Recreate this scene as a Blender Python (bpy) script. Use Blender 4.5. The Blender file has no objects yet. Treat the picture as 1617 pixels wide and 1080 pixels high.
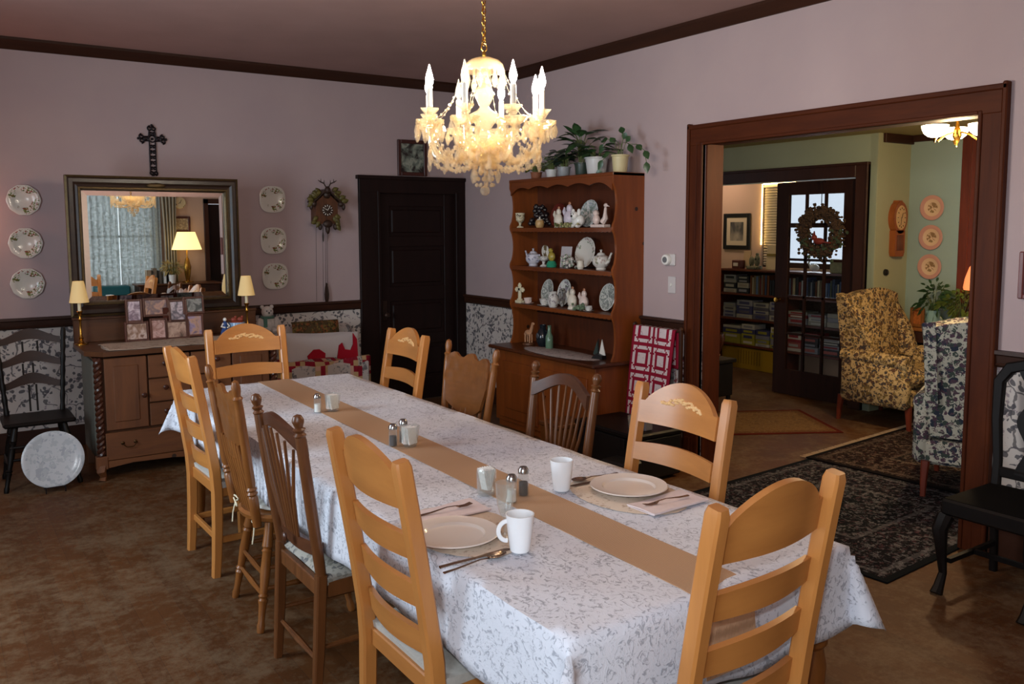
import bpy, bmesh, math, random
from math import sin, cos, pi, radians, sqrt, atan2
from mathutils import Vector, Matrix, Euler

scene = bpy.context.scene
COL = scene.collection
rnd = random.Random(7)

# ------------------------------------------------------------------ camera
cam_d = bpy.data.cameras.new('camera'); cam = bpy.data.objects.new('camera', cam_d); COL.objects.link(cam)
_yaw, _pitch, _roll = 0.5945, -0.0971, -0.0033
_fw = Vector((sin(_yaw)*cos(_pitch), cos(_yaw)*cos(_pitch), sin(_pitch)))
_r = Vector((cos(_yaw), -sin(_yaw), 0)); _u = _r.cross(_fw)
_r2 = _r*cos(_roll)+_u*sin(_roll); _u2 = -_r*sin(_roll)+_u*cos(_roll)
cam.matrix_world = Matrix(((_r2.x, _u2.x, -_fw.x, -4.3986), (_r2.y, _u2.y, -_fw.y, -7.3513), (_r2.z, _u2.z, -_fw.z, 1.68), (0, 0, 0, 1)))
cam_d.sensor_fit = 'HORIZONTAL'; cam_d.sensor_width = 36; cam_d.lens = 1355.28/1617*36
cam_d.shift_y = (490.9-540)/1617; cam_d.clip_start = 0.05
scene.camera = cam

# ------------------------------------------------------------------ world, lights, exposure
W = bpy.data.worlds.new('world'); scene.world = W; W.use_nodes = True
W.node_tree.nodes['Background'].inputs[0].default_value = (0.80, 0.86, 1.0, 1)
W.node_tree.nodes['Background'].inputs[1].default_value = 0.9
scene.view_settings.view_transform = 'Standard'; scene.view_settings.look = 'None'
scene.view_settings.exposure = 0.40; scene.view_settings.gamma = 1.0; scene.view_settings.use_curve_mapping = False
scene.cycles.use_denoising = True
scene.cycles.sample_clamp_indirect = 3.0
scene.cycles.max_bounces = 8; scene.cycles.transparent_max_bounces = 24

def light(name, kind, loc, energy, color, size=0.1, rot=(0, 0, 0), size_y=None):
    d = bpy.data.lights.new(name, kind); d.energy = energy; d.color = color
    if kind == 'AREA':
        d.size = size
        if size_y: d.shape = 'RECTANGLE'; d.size_y = size_y
    else: d.shadow_soft_size = size
    o = bpy.data.objects.new(name, d); o.location = loc; o.rotation_euler = rot; COL.objects.link(o); return o
FLASH = light('camera_flash', 'POINT', (-4.40, -7.30, 1.79), 52, (0.90, 0.95, 1.0), 0.03)
light('daylight_window_side', 'AREA', (-5.62, -7.3, 1.6), 58, (0.76, 0.88, 1.0), 1.5, (0, radians(-90), 0), 1.5)
light('added_daylight_side_far', 'AREA', (-5.62, -3.3, 1.6), 84, (0.76, 0.88, 1.0), 1.5, (0, radians(-90), 0), 1.3)  # added daylight outside an unseen window, brightens the back wall
light('daylight_window_front', 'AREA', (-1.85, -9.28, 1.55), 7, (0.80, 0.90, 1.0), 1.1, (radians(90), 0, 0), 1.6)
light('daylight_window_library', 'AREA', (4.3, -1.2, 1.7), 14, (0.85, 0.92, 1.0), 1.2, (0, radians(90), 0), 0.9)

# ------------------------------------------------------------------ mesh builder
class MB:
    def __init__(s): s.v = []; s.f = []; s.m = []
    def add(s, vs, fs, M=None, mi=0):
        b = len(s.v)
        s.v += [tuple(M @ Vector(p)) for p in vs] if M is not None else [tuple(p) for p in vs]
        s.f += [tuple(b+i for i in f) for f in fs]; s.m += [mi]*len(fs); return s
    def box(s, c, d, bev=0.0, M=None, mi=0, rot=None):
        hx, hy, hz = d[0]/2, d[1]/2, d[2]/2
        T = Matrix.Translation(c)
        if rot: T = T @ Euler(rot).to_matrix().to_4x4()
        if M is not None: T = M @ T
        S = [(a, b, e) for a in (-1, 1) for b in (-1, 1) for e in (-1, 1)]
        if bev <= 0:
            return s.add([(a*hx, b*hy, e*hz) for a, b, e in S], [(0, 1, 3, 2), (4, 6, 7, 5), (0, 4, 5, 1), (2, 3, 7, 6), (0, 2, 6, 4), (1, 5, 7, 3)], T, mi)
        b = min(bev, hx*.98, hy*.98, hz*.98); vs = []; ix = {}
        for k, (x, y, z) in enumerate(S):
            ix[(x, y, z)] = k*3
            vs += [(x*hx, y*(hy-b), z*(hz-b)), (x*(hx-b), y*hy, z*(hz-b)), (x*(hx-b), y*(hy-b), z*hz)]
        fs = [(k*3, k*3+1, k*3+2) for k in range(8)]
        for ax in range(3):
            o1, o2 = [a for a in range(3) if a != ax]
            for sg in (-1, 1):
                q = []
                for p, r in ((-1, -1), (1, -1), (1, 1), (-1, 1)):
                    t = [0, 0, 0]; t[ax] = sg; t[o1] = p; t[o2] = r; q.append(ix[tuple(t)]+ax)
                fs.append(tuple(q))
            for p in (-1, 1):
                for r in (-1, 1):
                    t = [0, 0, 0]; t[o1] = p; t[o2] = r
                    t[ax] = -1; A = ix[tuple(t)]; t[ax] = 1; B = ix[tuple(t)]
                    fs.append((A+o1, B+o1, B+o2, A+o2))
        return s.add(vs, fs, T, mi)
    def sweep(s, pts, prof, up=(0, 0, 1), scale=None, closed=False, M=None, mi=0):
        pts = [Vector(p) for p in pts]; n = len(pts); k = len(prof); vs = []; up = Vector(up)
        for i, p in enumerate(pts):
            if closed: t = pts[(i+1) % n]-pts[i-1]
            else: t = pts[min(i+1, n-1)]-pts[max(i-1, 0)]
            t.normalize(); a = t.cross(up)
            if a.length < 1e-5: a = t.cross(Vector((0.3, 1, 0.2)))
            a.normalize(); b = a.cross(t); sc = scale[i] if scale else 1.0
            vs += [p+a*(x*sc)+b*(y*sc) for x, y in prof]
        fs = []
        for i in range(n if closed else n-1):
            j = (i+1) % n
            for q in range(k): fs.append((i*k+q, i*k+(q+1) % k, j*k+(q+1) % k, j*k+q))
        if not closed: fs += [tuple(range(k)), tuple((n-1)*k+q for q in range(k))]
        return s.add(vs, fs, M, mi)
    def tube(s, pts, r, seg=8, closed=False, M=None, mi=0):
        sc = list(r) if isinstance(r, (list, tuple)) else [r]*len(pts)
        pts = [Vector(p) for p in pts]; n = len(pts); vs = []; a = None
        for i, p in enumerate(pts):
            t = (pts[(i+1) % n]-pts[i-1]) if closed else (pts[min(i+1, n-1)]-pts[max(i-1, 0)])
            t.normalize()
            if a is None:
                a = t.cross(Vector((0, 0, 1)))
                if a.length < 0.05: a = t.cross(Vector((1, 0, 0)))
            a = a-t*a.dot(t); a.normalize(); b = a.cross(t)
            vs += [p+a*(cos(2*pi*q/seg)*sc[i])+b*(sin(2*pi*q/seg)*sc[i]) for q in range(seg)]
        fs = []
        for i in range(n if closed else n-1):
            j = (i+1) % n
            for q in range(seg): fs.append((i*seg+q, i*seg+(q+1) % seg, j*seg+(q+1) % seg, j*seg+q))
        if not closed: fs += [tuple(range(seg)), tuple((n-1)*seg+q for q in range(seg))]
        return s.add(vs, fs, M, mi)
    def lathe(s, prof, seg=20, M=None, mod=None, mi=0, loc=None):
        if loc is not None: M = (M @ Matrix.Translation(loc)) if M is not None else Matrix.Translation(loc)
        vs = []; rings = []
        for r, z in prof:
            if r < 1e-6: rings.append([len(vs)]); vs.append((0, 0, z))
            else:
                rings.append(list(range(len(vs), len(vs)+seg)))
                for q in range(seg):
                    a = 2*pi*q/seg; rr = r*(mod(a, r) if mod else 1); vs.append((rr*cos(a), rr*sin(a), z))
        fs = []
        for A, B in zip(rings, rings[1:]):
            for q in range(seg):
                q2 = (q+1) % seg
                if len(A) == 1 and len(B) == 1: continue
                if len(A) == 1: fs.append((A[0], B[q], B[q2]))
                elif len(B) == 1: fs.append((A[q], B[0], A[q2]))
                else: fs.append((A[q], B[q], B[q2], A[q2]))
        for R in (rings[0], rings[-1]):
            if len(R) > 1 and (rings[0] != rings[-1]): fs.append(tuple(R))
        return s.add(vs, fs, M, mi)
    def prism(s, poly, d0, d1, M=None, mi=0, plane='xz'):
        n = len(poly)
        def P(a, b, d): return (a, d, b) if plane == 'xz' else ((d, a, b) if plane == 'yz' else (a, b, d))
        vs = [P(a, b, d0) for a, b in poly]+[P(a, b, d1) for a, b in poly]
        fs = [tuple(range(n)), tuple(range(n, 2*n))]+[(i, (i+1) % n, n+(i+1) % n, n+i) for i in range(n)]
        return s.add(vs, fs, M, mi)
    def ball(s, c, r, seg=12, rings=8, M=None, mi=0):
        if not isinstance(r, (tuple, list)): r = (r, r, r)
        T = Matrix.Translation(c) @ Matrix.Diagonal((r[0], r[1], r[2], 1))
        if M is not None: T = M @ T
        prof = [(sin(pi*i/rings) if 0 < i < rings else 0, -cos(pi*i/rings)) for i in range(rings+1)]
        return s.lathe(prof, seg, T, mi=mi)
    def sheet(s, fn, nu, nv, th, M=None, mi=0):
        g = [[Vector(fn(i/nu, j/nv)) for j in range(nv+1)] for i in range(nu+1)]
        A = []; B = []
        for i in range(nu+1):
            for j in range(nv+1):
                du = g[min(i+1, nu)][j]-g[max(i-1, 0)][j]; dv = g[i][min(j+1, nv)]-g[i][max(j-1, 0)]
                nn = du.cross(dv); nn = nn.normalized() if nn.length > 1e-9 else Vector((0, 0, 1))
                A.append(g[i][j]); B.append(g[i][j]-nn*th)
        N = len(A); w = nv+1; fs = []
        for i in range(nu):
            for j in range(nv):
                q = (i*w+j, (i+1)*w+j, (i+1)*w+j+1, i*w+j+1); fs += [q, tuple(N+k for k in reversed(q))]
        for i in range(nu):
            for j in (0, nv): fs.append((i*w+j, (i+1)*w+j, N+(i+1)*w+j, N+i*w+j))
        for j in range(nv):
            for i in (0, nu): fs.append((i*w+j, i*w+j+1, N+i*w+j+1, N+i*w+j))
        return s.add(A+B, fs, M, mi)
    def build(s, name, mat, parent=None, label=None, loc=None, rot=None, sharp=35, flat=False):
        me = bpy.data.meshes.new(name); me.from_pydata(s.v, [], s.f)
        bm = bmesh.new(); bm.from_mesh(me); bmesh.ops.recalc_face_normals(bm, faces=bm.faces); bm.to_mesh(me); bm.free()
        for m in (mat if isinstance(mat, (list, tuple)) else [mat]): me.materials.append(m)
        if len(set(s.m)) > 1: me.polygons.foreach_set('material_index', s.m)
        if not flat:
            me.polygons.foreach_set('use_smooth', [True]*len(me.polygons)); me.set_sharp_from_angle(angle=radians(sharp))
        o = bpy.data.objects.new(name, me); COL.objects.link(o)
        if parent is not None: o.parent = parent
        if label: o['label'] = label
        if loc is not None: o.location = loc
        if rot is not None: o.rotation_euler = rot
        return o

def thing(name, label, cat, loc=(0, 0, 0), rz=0.0, group=None, rot=None):
    o = bpy.data.objects.new(name, None); o.empty_display_size = .05; COL.objects.link(o)
    o.location = loc; o.rotation_euler = rot if rot else (0, 0, rz); return tag(o, label, cat, group)
def tag(o, label, cat, group=None, kind=None):
    o['label'] = label; o['category'] = cat
    if group: o['group'] = group
    if kind: o['kind'] = kind
    return o
def struct(name, mb, mat, **k):
    o = mb.build(name, mat, **k); o['kind'] = 'structure'; return o
def dup(root, loc=None, rz=None, label=None, group=None, rot=None, scale=None):
    kids = {}
    for ob in COL.objects:
        if ob.parent: kids.setdefault(ob.parent, []).append(ob)
    def cp(o, par):
        c = o.copy(); COL.objects.link(c)
        if par is not None: c.parent = par
        for k in kids.get(o, []): cp(k, c)
        return c
    r = cp(root, None)
    if loc is not None: r.location = loc
    if rz is not None: r.rotation_euler = (0, 0, rz)
    if rot is not None: r.rotation_euler = rot
    if scale is not None: r.scale = (scale,)*3 if not isinstance(scale, tuple) else scale
    if label: r['label'] = label
    if group: r['group'] = group
    return r

# ------------------------------------------------------------------ materials
def C(h):
    h = h.lstrip('#'); o = []
    for i in (0, 2, 4):
        c = int(h[i:i+2], 16)/255; o.append(c/12.92 if c <= .04045 else ((c+.055)/1.055)**2.4)
    return (*o, 1)
def new(name):
    m = bpy.data.materials.new(name); m.use_nodes = True; nt = m.node_tree
    return m, nt, nt.nodes['Principled BSDF']
def N(nt, t, **k):
    n = nt.nodes.new(t)
    for a, b in k.items():
        if a.startswith('i_'):
            key = a[2:]; key = int(key) if key.isdigit() else key.replace('_', ' '); n.inputs[key].default_value = b
        else: setattr(n, a, b)
    return n
def coord(nt, scale=(1, 1, 1), out='Object', rot=(0, 0, 0)):
    t = N(nt, 'ShaderNodeTexCoord'); mp = N(nt, 'ShaderNodeMapping'); mp.inputs['Scale'].default_value = scale; mp.inputs['Rotation'].default_value = rot
    nt.links.new(t.outputs[out], mp.inputs[0]); return mp.outputs[0]
def ramp(nt, fac, stops, interp='LINEAR'):
    r = N(nt, 'ShaderNodeValToRGB'); r.color_ramp.interpolation = interp; e = r.color_ramp.elements
    while len(e) < len(stops): e.new(0.5)
    for q, (p, c) in zip(e, stops): q.position = p; q.color = c
    nt.links.new(fac, r.inputs[0]); return r.outputs[0]
def math_(nt, op, a, b=None, clamp=False):
    n = N(nt, 'ShaderNodeMath', operation=op, use_clamp=clamp)
    for i, x in enumerate((a, b)):
        if x is None: continue
        if isinstance(x, (int, float)): n.inputs[i].default_value = x
        else: nt.links.new(x, n.inputs[i])
    return n.outputs[0]
def mixc(nt, fac, a, b):
    n = N(nt, 'ShaderNodeMix', data_type='RGBA')
    for i, x in ((0, fac), (6, a), (7, b)):
        if isinstance(x, (int, float, tuple)): n.inputs[i].default_value = x
        else: nt.links.new(x, n.inputs[i])
    return n.outputs[2]
def noise(nt, vec, scale, detail=3, rough=.55, dist=0, out=0):
    n = N(nt, 'ShaderNodeTexNoise'); n.inputs['Scale'].default_value = scale; n.inputs['Detail'].default_value = detail
    n.inputs['Roughness'].default_value = rough; n.inputs['Distortion'].default_value = dist
    if vec is not None: nt.links.new(vec, n.inputs['Vector'])
    return n.outputs[out]
def voro(nt, vec, scale, feature='F1', out=0, rand=1.0):
    n = N(nt, 'ShaderNodeTexVoronoi', feature=feature); n.inputs['Scale'].default_value = scale; n.inputs['Randomness'].default_value = rand
    if vec is not None: nt.links.new(vec, n.inputs['Vector'])
    return n.outputs[out]
def bump(nt, b, h, strength=.2, dist=.01):
    n = N(nt, 'ShaderNodeBump'); n.inputs['Strength'].default_value = strength; n.inputs['Distance'].default_value = dist
    nt.links.new(h, n.inputs['Height']); nt.links.new(n.outputs[0], b.inputs['Normal'])
def plain(name, c, rough=.5, metal=0, spec=.5, emit=None, es=0, var=0.0, vscale=8):
    m, nt, b = new(name); b.inputs['Base Color'].default_value = C(c) if isinstance(c, str) else c
    b.inputs['Roughness'].default_value = rough; b.inputs['Metallic'].default_value = metal; b.inputs['Specular IOR Level'].default_value = spec
    if emit: b.inputs['Emission Color'].default_value = C(emit); b.inputs['Emission Strength'].default_value = es
    if var:
        base = C(c) if isinstance(c, str) else c
        lo = tuple(x*(1-var) for x in base[:3])+(1,); hi = tuple(min(1, x*(1+var)) for x in base[:3])+(1,)
        nt.links.new(ramp(nt, noise(nt, coord(nt), vscale, 4), [(.3, lo), (.7, hi)]), b.inputs['Base Color'])
    return m
def wood(name, c1, c2, rough=.4, axis=2, scale=9, stretch=.12, spec=.5, knots=False):
    m, nt, b = new(name); s = [1, 1, 1]; s[axis] = stretch
    v = coord(nt, tuple(s)); f = noise(nt, v, scale, 5, .6, 1.2); g = noise(nt, v, scale*7, 3, .6)
    f = math_(nt, 'ADD', math_(nt, 'MULTIPLY', f, .75), math_(nt, 'MULTIPLY', g, .25))
    col = ramp(nt, f, [(.32, C(c1)), (.68, C(c2))])
    if knots:
        k = voro(nt, coord(nt, (1, 1, 1)), 5.5); col = mixc(nt, math_(nt, 'LESS_THAN', k, .085), col, C('#2a160a'))
    nt.links.new(col, b.inputs['Base Color']); b.inputs['Roughness'].default_value = rough; b.inputs['Specular IOR Level'].default_value = spec
    bump(nt, b, g, .06, .002); return m
def glassy(name, tint, milk=0.0, rough=.03, extra=None, ior=1.45):
    m = bpy.data.materials.new(name); m.use_nodes = True; nt = m.node_tree; nt.nodes.clear()
    o = N(nt, 'ShaderNodeOutputMaterial'); t = N(nt, 'ShaderNodeBsdfTransparent'); t.inputs[0].default_value = C(tint)
    g = N(nt, 'ShaderNodeBsdfAnisotropic'); g.inputs['Color'].default_value = C(extra or tint); g.inputs['Roughness'].default_value = rough
    d = N(nt, 'ShaderNodeBsdfDiffuse'); d.inputs[0].default_value = C(extra or tint); tl = N(nt, 'ShaderNodeBsdfTranslucent'); tl.inputs[0].default_value = C(extra or tint)
    def mixs(f, a, b):
        x = N(nt, 'ShaderNodeMixShader')
        if isinstance(f, float): x.inputs[0].default_value = f
        else: nt.links.new(f, x.inputs[0])
        nt.links.new(a.outputs[0], x.inputs[1]); nt.links.new(b.outputs[0], x.inputs[2]); return x
    body = mixs(milk, t, mixs(.5, d, tl)) if milk > 0 else t
    lw = N(nt, 'ShaderNodeLayerWeight'); lw.inputs[0].default_value = .5; r0 = ((ior-1)/(ior+1))**2
    fr = math_(nt, 'ADD', math_(nt, 'MULTIPLY', math_(nt, 'POWER', lw.outputs['Facing'], 3.5), .7), r0)
    mx = mixs(fr, body, g); nt.links.new(mx.outputs[0], o.inputs[0]); return m
def sheer(name, c, trans):
    m = bpy.data.materials.new(name); m.use_nodes = True; nt = m.node_tree; nt.nodes.clear()
    o = N(nt, 'ShaderNodeOutputMaterial'); t = N(nt, 'ShaderNodeBsdfTransparent')
    d = N(nt, 'ShaderNodeBsdfDiffuse'); d.inputs[0].default_value = C(c); tl = N(nt, 'ShaderNodeBsdfTranslucent'); tl.inputs[0].default_value = C(c)
    a = N(nt, 'ShaderNodeMixShader'); a.inputs[0].default_value = .5; nt.links.new(d.outputs[0], a.inputs[1]); nt.links.new(tl.outputs[0], a.inputs[2])
    f = ramp(nt, noise(nt, coord(nt, (1, 1, 1)), 26, 2), [(.45, (trans*.6,)*3+(1,)), (.55, (min(1, trans*1.3),)*3+(1,))])
    x = N(nt, 'ShaderNodeMixShader'); nt.links.new(f, x.inputs[0]); nt.links.new(a.outputs[0], x.inputs[1]); nt.links.new(t.outputs[0], x.inputs[2])
    nt.links.new(x.outputs[0], o.inputs[0]); return m
def shade_mat(name, c, es, c2=None):          # fabric lamp shade, lit from inside by its bulb
    m, nt, b = new(name); b.inputs['Base Color'].default_value = C(c); b.inputs['Roughness'].default_value = .8
    b.inputs['Emission Color'].default_value = C(c2 or c); b.inputs['Emission Strength'].default_value = es; return m

def floral(name, base, cols, scale, dens=.5, rough=.85, dist=.6):
    m, nt, b = new(name); v = coord(nt)
    d = N(nt, 'ShaderNodeVectorMath', operation='ADD'); nv = N(nt, 'ShaderNodeVectorMath', operation='SCALE'); nv.inputs['Scale'].default_value = dist/scale
    nt.links.new(noise(nt, v, scale*1.3, 3, out=1), nv.inputs[0]); nt.links.new(v, d.inputs[0]); nt.links.new(nv.outputs[0], d.inputs[1]); w = d.outputs[0]
    col = C(base)
    for i, c in enumerate(cols):
        f1 = noise(nt, w, scale*(.7+.33*i), 4, .7, .4+i*.5)
        k = ramp(nt, f1, [(dens-.012, (0, 0, 0, 1)), (dens+.012, (1, 1, 1, 1))])
        f2 = voro(nt, w, scale*(1.4+.4*i)); k2 = math_(nt, 'LESS_THAN', f2, .5)
        col = mixc(nt, math_(nt, 'MULTIPLY', k, k2), col, C(c))
    nt.links.new(col, b.inputs['Base Color']); b.inputs['Roughness'].default_value = rough; b.inputs['Specular IOR Level'].default_value = .2
    bump(nt, b, noise(nt, v, 300, 1), .15, .002); return m

def wall_mat():
    m, nt, b = new('lilac_paint_over_vine_wallpaper'); t = N(nt, 'ShaderNodeTexCoord'); sp = N(nt, 'ShaderNodeSeparateXYZ'); nt.links.new(t.outputs['Object'], sp.inputs[0])
    v = coord(nt); up = ramp(nt, noise(nt, v, 2.2, 3), [(.3, C('#ad999a')), (.7, C('#b29e9d'))])
    w = N(nt, 'ShaderNodeVectorMath', operation='ADD'); sc = N(nt, 'ShaderNodeVectorMath', operation='SCALE'); sc.inputs['Scale'].default_value = .09
    nt.links.new(noise(nt, v, 7, 3, out=1), sc.inputs[0]); nt.links.new(v, w.inputs[0]); nt.links.new(sc.outputs[0], w.inputs[1]); wv = w.outputs[0]
    ln = math_(nt, 'MULTIPLY', math_(nt, 'LESS_THAN', voro(nt, wv, 6.5, 'DISTANCE_TO_EDGE'), .024), math_(nt, 'GREATER_THAN', noise(nt, v, 6, 1), .47))
    lf = math_(nt, 'MULTIPLY', math_(nt, 'LESS_THAN', voro(nt, wv, 26), .40), math_(nt, 'GREATER_THAN', noise(nt, v, 7, 2), .46))
    lf2 = math_(nt, 'MULTIPLY', math_(nt, 'LESS_THAN', voro(nt, wv, 44), .36), math_(nt, 'GREATER_THAN', noise(nt, v, 11, 2), .56))
    base = ramp(nt, noise(nt, v, 3, 2), [(.3, C('#c3bab2')), (.7, C('#cfc6c0'))])
    col = mixc(nt, math_(nt, 'MULTIPLY', lf2, .8), base, C('#8c7f86'))
    col = mixc(nt, math_(nt, 'MULTIPLY', ln, .8), col, C('#4a464a')); col = mixc(nt, math_(nt, 'MULTIPLY', lf, .88), col, C('#4c4a50'))
    z = math_(nt, 'GREATER_THAN', sp.outputs[2], .96)
    nt.links.new(mixc(nt, z, col, up), b.inputs['Base Color']); b.inputs['Roughness'].default_value = .75; b.inputs['Specular IOR Level'].default_value = .25; return m

def lace_mat():
    m, nt, b = new('white_lace'); v = coord(nt, (1, .8, 1)); w = N(nt, 'ShaderNodeVectorMath', operation='ADD'); sc = N(nt, 'ShaderNodeVectorMath', operation='SCALE'); sc.inputs['Scale'].default_value = .035
    nt.links.new(noise(nt, v, 16, 2, out=1), sc.inputs[0]); nt.links.new(v, w.inputs[0]); nt.links.new(sc.outputs[0], w.inputs[1]); wv = w.outputs[0]
    f = noise(nt, wv, 46, 4, .7, 1.6); k = ramp(nt, f, [(.53, (0, 0, 0, 1)), (.60, (1, 1, 1, 1))])
    k = math_(nt, 'MULTIPLY', k, math_(nt, 'GREATER_THAN', noise(nt, v, 12, 2), .36))
    nt.links.new(mixc(nt, math_(nt, 'MULTIPLY', k, .62), C('#d6d9e2'), C('#787d8a')), b.inputs['Base Color'])
    b.inputs['Roughness'].default_value = .85; b.inputs['Specular IOR Level'].default_value = .2
    bump(nt, b, f, .35, .006); return m
def burlap_mat():
    m, nt, b = new('burlap'); v = coord(nt)
    a = N(nt, 'ShaderNodeTexWave', bands_direction='X'); a.inputs['Scale'].default_value = 60; a.inputs['Distortion'].default_value = 1.5; nt.links.new(v, a.inputs[0])
    c = N(nt, 'ShaderNodeTexWave', bands_direction='Y'); c.inputs['Scale'].default_value = 60; c.inputs['Distortion'].default_value = 1.5; nt.links.new(v, c.inputs[0])
    f = math_(nt, 'MULTIPLY', math_(nt, 'ADD', a.outputs[1], c.outputs[1]), .5)
    nt.links.new(ramp(nt, f, [(.2, C('#9a7a5e')), (.8, C('#c8a686'))]), b.inputs['Base Color']); b.inputs['Roughness'].default_value = .95; b.inputs['Specular IOR Level'].default_value = .1
    bump(nt, b, f, .3, .003); return m
def floor_mat():
    m, nt, b = new('worn_plank_floor'); v = coord(nt, rot=(0, 0, radians(90)))
    br = N(nt, 'ShaderNodeTexBrick'); br.offset = .37; br.inputs['Scale'].default_value = 1.0; br.inputs['Brick Width'].default_value = 1.6; br.inputs['Row Height'].default_value = .085
    br.inputs['Mortar Size'].default_value = .0012; br.inputs['Color1'].default_value = C('#4c2d15'); br.inputs['Color2'].default_value = C('#583519'); br.inputs['Mortar'].default_value = C('#402817')
    nt.links.new(v, br.inputs[0])
    g = noise(nt, coord(nt, (14, 1.2, 1)), 3, 5, .65, .5); n2 = math_(nt, 'ADD', math_(nt, 'MULTIPLY', noise(nt, coord(nt), 2.4, 9, .8), .7), math_(nt, 'MULTIPLY', noise(nt, coord(nt, (1, 1, 1)), 22, 4, .7), .3))
    col = mixc(nt, math_(nt, 'MULTIPLY', g, .45), br.outputs[0], C('#4d2f17'))
    wear = ramp(nt, n2, [(.46, (0, 0, 0, 1)), (.58, (1, 1, 1, 1))])
    col = mixc(nt, math_(nt, 'MULTIPLY', wear, .5), col, C('#7b6850'))
    nt.links.new(col, b.inputs['Base Color']); b.inputs['Specular IOR Level'].default_value = .18
    nt.links.new(ramp(nt, n2, [(.3, (.5,)*3+(1,)), (.7, (.7,)*3+(1,))]), b.inputs['Roughness']); return m
def rug_mat(name, hx, hy, field, border, motif, motif2):
    m, nt, b = new(name); t = N(nt, 'ShaderNodeTexCoord'); sp = N(nt, 'ShaderNodeSeparateXYZ'); nt.links.new(t.outputs['Object'], sp.inputs[0])
    dx = math_(nt, 'SUBTRACT', hx, math_(nt, 'ABSOLUTE', sp.outputs[0])); dy = math_(nt, 'SUBTRACT', hy, math_(nt, 'ABSOLUTE', sp.outputs[1])); d = math_(nt, 'MINIMUM', dx, dy)
    v = coord(nt); f = noise(nt, v, 30, 4, .75, .8); k = ramp(nt, f, [(.53, (0, 0, 0, 1)), (.57, (1, 1, 1, 1))])
    f2 = noise(nt, v, 42, 3, .7, .6); k2 = ramp(nt, f2, [(.58, (0, 0, 0, 1)), (.61, (1, 1, 1, 1))])
    inb = math_(nt, 'LESS_THAN', d, .42 if min(hx, hy) > .6 else .1)
    base = mixc(nt, inb, C(field), C(border)); col = mixc(nt, math_(nt, 'MULTIPLY', k, .6), base, C(motif)); col = mixc(nt, math_(nt, 'MULTIPLY', k2, .6), col, C(motif2))
    if min(hx, hy) > .6:
        for lo, hi in ((.40, .43), (.07, .10)):
            s = math_(nt, 'MULTIPLY', math_(nt, 'GREATER_THAN', d, lo), math_(nt, 'LESS_THAN', d, hi)); col = mixc(nt, math_(nt, 'MULTIPLY', s, .25), col, C(motif))
    col = mixc(nt, math_(nt, 'LESS_THAN', d, .04), col, C(field if min(hx, hy) > .6 else '#571d14'))
    nt.links.new(col, b.inputs['Base Color']); b.inputs['Roughness'].default_value = .95; b.inputs['Specular IOR Level'].default_value = .1; bump(nt, b, noise(nt, v, 250, 1), .4, .004); return m
def plate_mat(name, base, R, cols, r0=.55, r1=.95, scale=26, dens=.62, rim=None, rimr=.72):
    m, nt, b = new(name); t = N(nt, 'ShaderNodeTexCoord'); sp = N(nt, 'ShaderNodeSeparateXYZ'); nt.links.new(t.outputs['Object'], sp.inputs[0])
    r = math_(nt, 'SQRT', math_(nt, 'ADD', math_(nt, 'MULTIPLY', sp.outputs[0], sp.outputs[0]), math_(nt, 'MULTIPLY', sp.outputs[1], sp.outputs[1])))
    col = C(base)
    if rim: col = mixc(nt, math_(nt, 'GREATER_THAN', r, R*rimr), col, C(rim))
    ring = math_(nt, 'MULTIPLY', math_(nt, 'GREATER_THAN', r, R*r0), math_(nt, 'LESS_THAN', r, R*r1))
    v = coord(nt); clus = math_(nt, 'GREATER_THAN', noise(nt, v, 11, 1), .52)
    for i, c in enumerate(cols):
        k = math_(nt, 'GREATER_THAN', noise(nt, v, scale*(1+.3*i), 2, .6), dens-.02*i)
        col = mixc(nt, math_(nt, 'MULTIPLY', math_(nt, 'MULTIPLY', k, ring), clus if r0 > .3 else 1.0), col, C(c))
    nt.links.new(col, b.inputs['Base Color']); b.inputs['Roughness'].default_value = .18; return m
def picture_mat(name, cols, scale=14, stretch=(1, 1, 1)):
    m, nt, b = new(name); f = noise(nt, coord(nt, stretch), scale, 3, .55, .4)
    nt.links.new(ramp(nt, f, [(.3+.4*i/max(1, len(cols)-1), C(c)) for i, c in enumerate(cols)]), b.inputs['Base Color']); b.inputs['Roughness'].default_value = .3; return m

M_wall = wall_mat(); M_lace = lace_mat(); M_burlap = burlap_mat(); M_floor = floor_mat()
M_ceil = plain('taupe_ceiling_paint', '#a6867f', .8, spec=.2, var=.06, vscale=2)
M_trim = wood('dark_stained_trim', '#2c1810', '#3d2216', .45, 2, 6, spec=.25)
M_trimh = wood('dark_stained_trim_across', '#2c1810', '#3d2216', .45, 0, 6, spec=.25)
M_trimy = wood('dark_stained_trim_along', '#2c1810', '#3d2216', .45, 1, 6, spec=.25)
M_case = wood('mahogany_casing', '#3c180a', '#562810', .55, 2, 8, spec=.15)
M_casey = wood('mahogany_casing_across', '#3c180a', '#562810', .55, 1, 8, spec=.15)
M_door = wood('near_black_door', '#180c0a', '#22120f', .5, 2, 7, spec=.2)
M_beech = wood('light_beech', '#a86c36', '#be7f41', .32, 2, 7, .1)
M_beechx = wood('light_beech_across', '#a36833', '#b97b3e', .32, 0, 7, .1)
M_carve = plain('pale_carving', '#dcb076', .45, var=.12, vscale=60)
M_oak = wood('golden_oak', '#6a3d18', '#8a5526', .35, 2, 9, .1)
M_oakx = wood('golden_oak_across', '#5f3614', '#7e4c20', .35, 0, 10, .12)
M_brown = wood('brown_oak', '#4f2c14', '#704423', .33, 2, 9, .1)
M_darkrail = wood('dark_brown_rail', '#3a1e10', '#59321c', .33, 0, 9, .1)
M_ebony = wood('ebony_paint', '#0c0908', '#15100e', .45, 2, 6, spec=.2)
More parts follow.
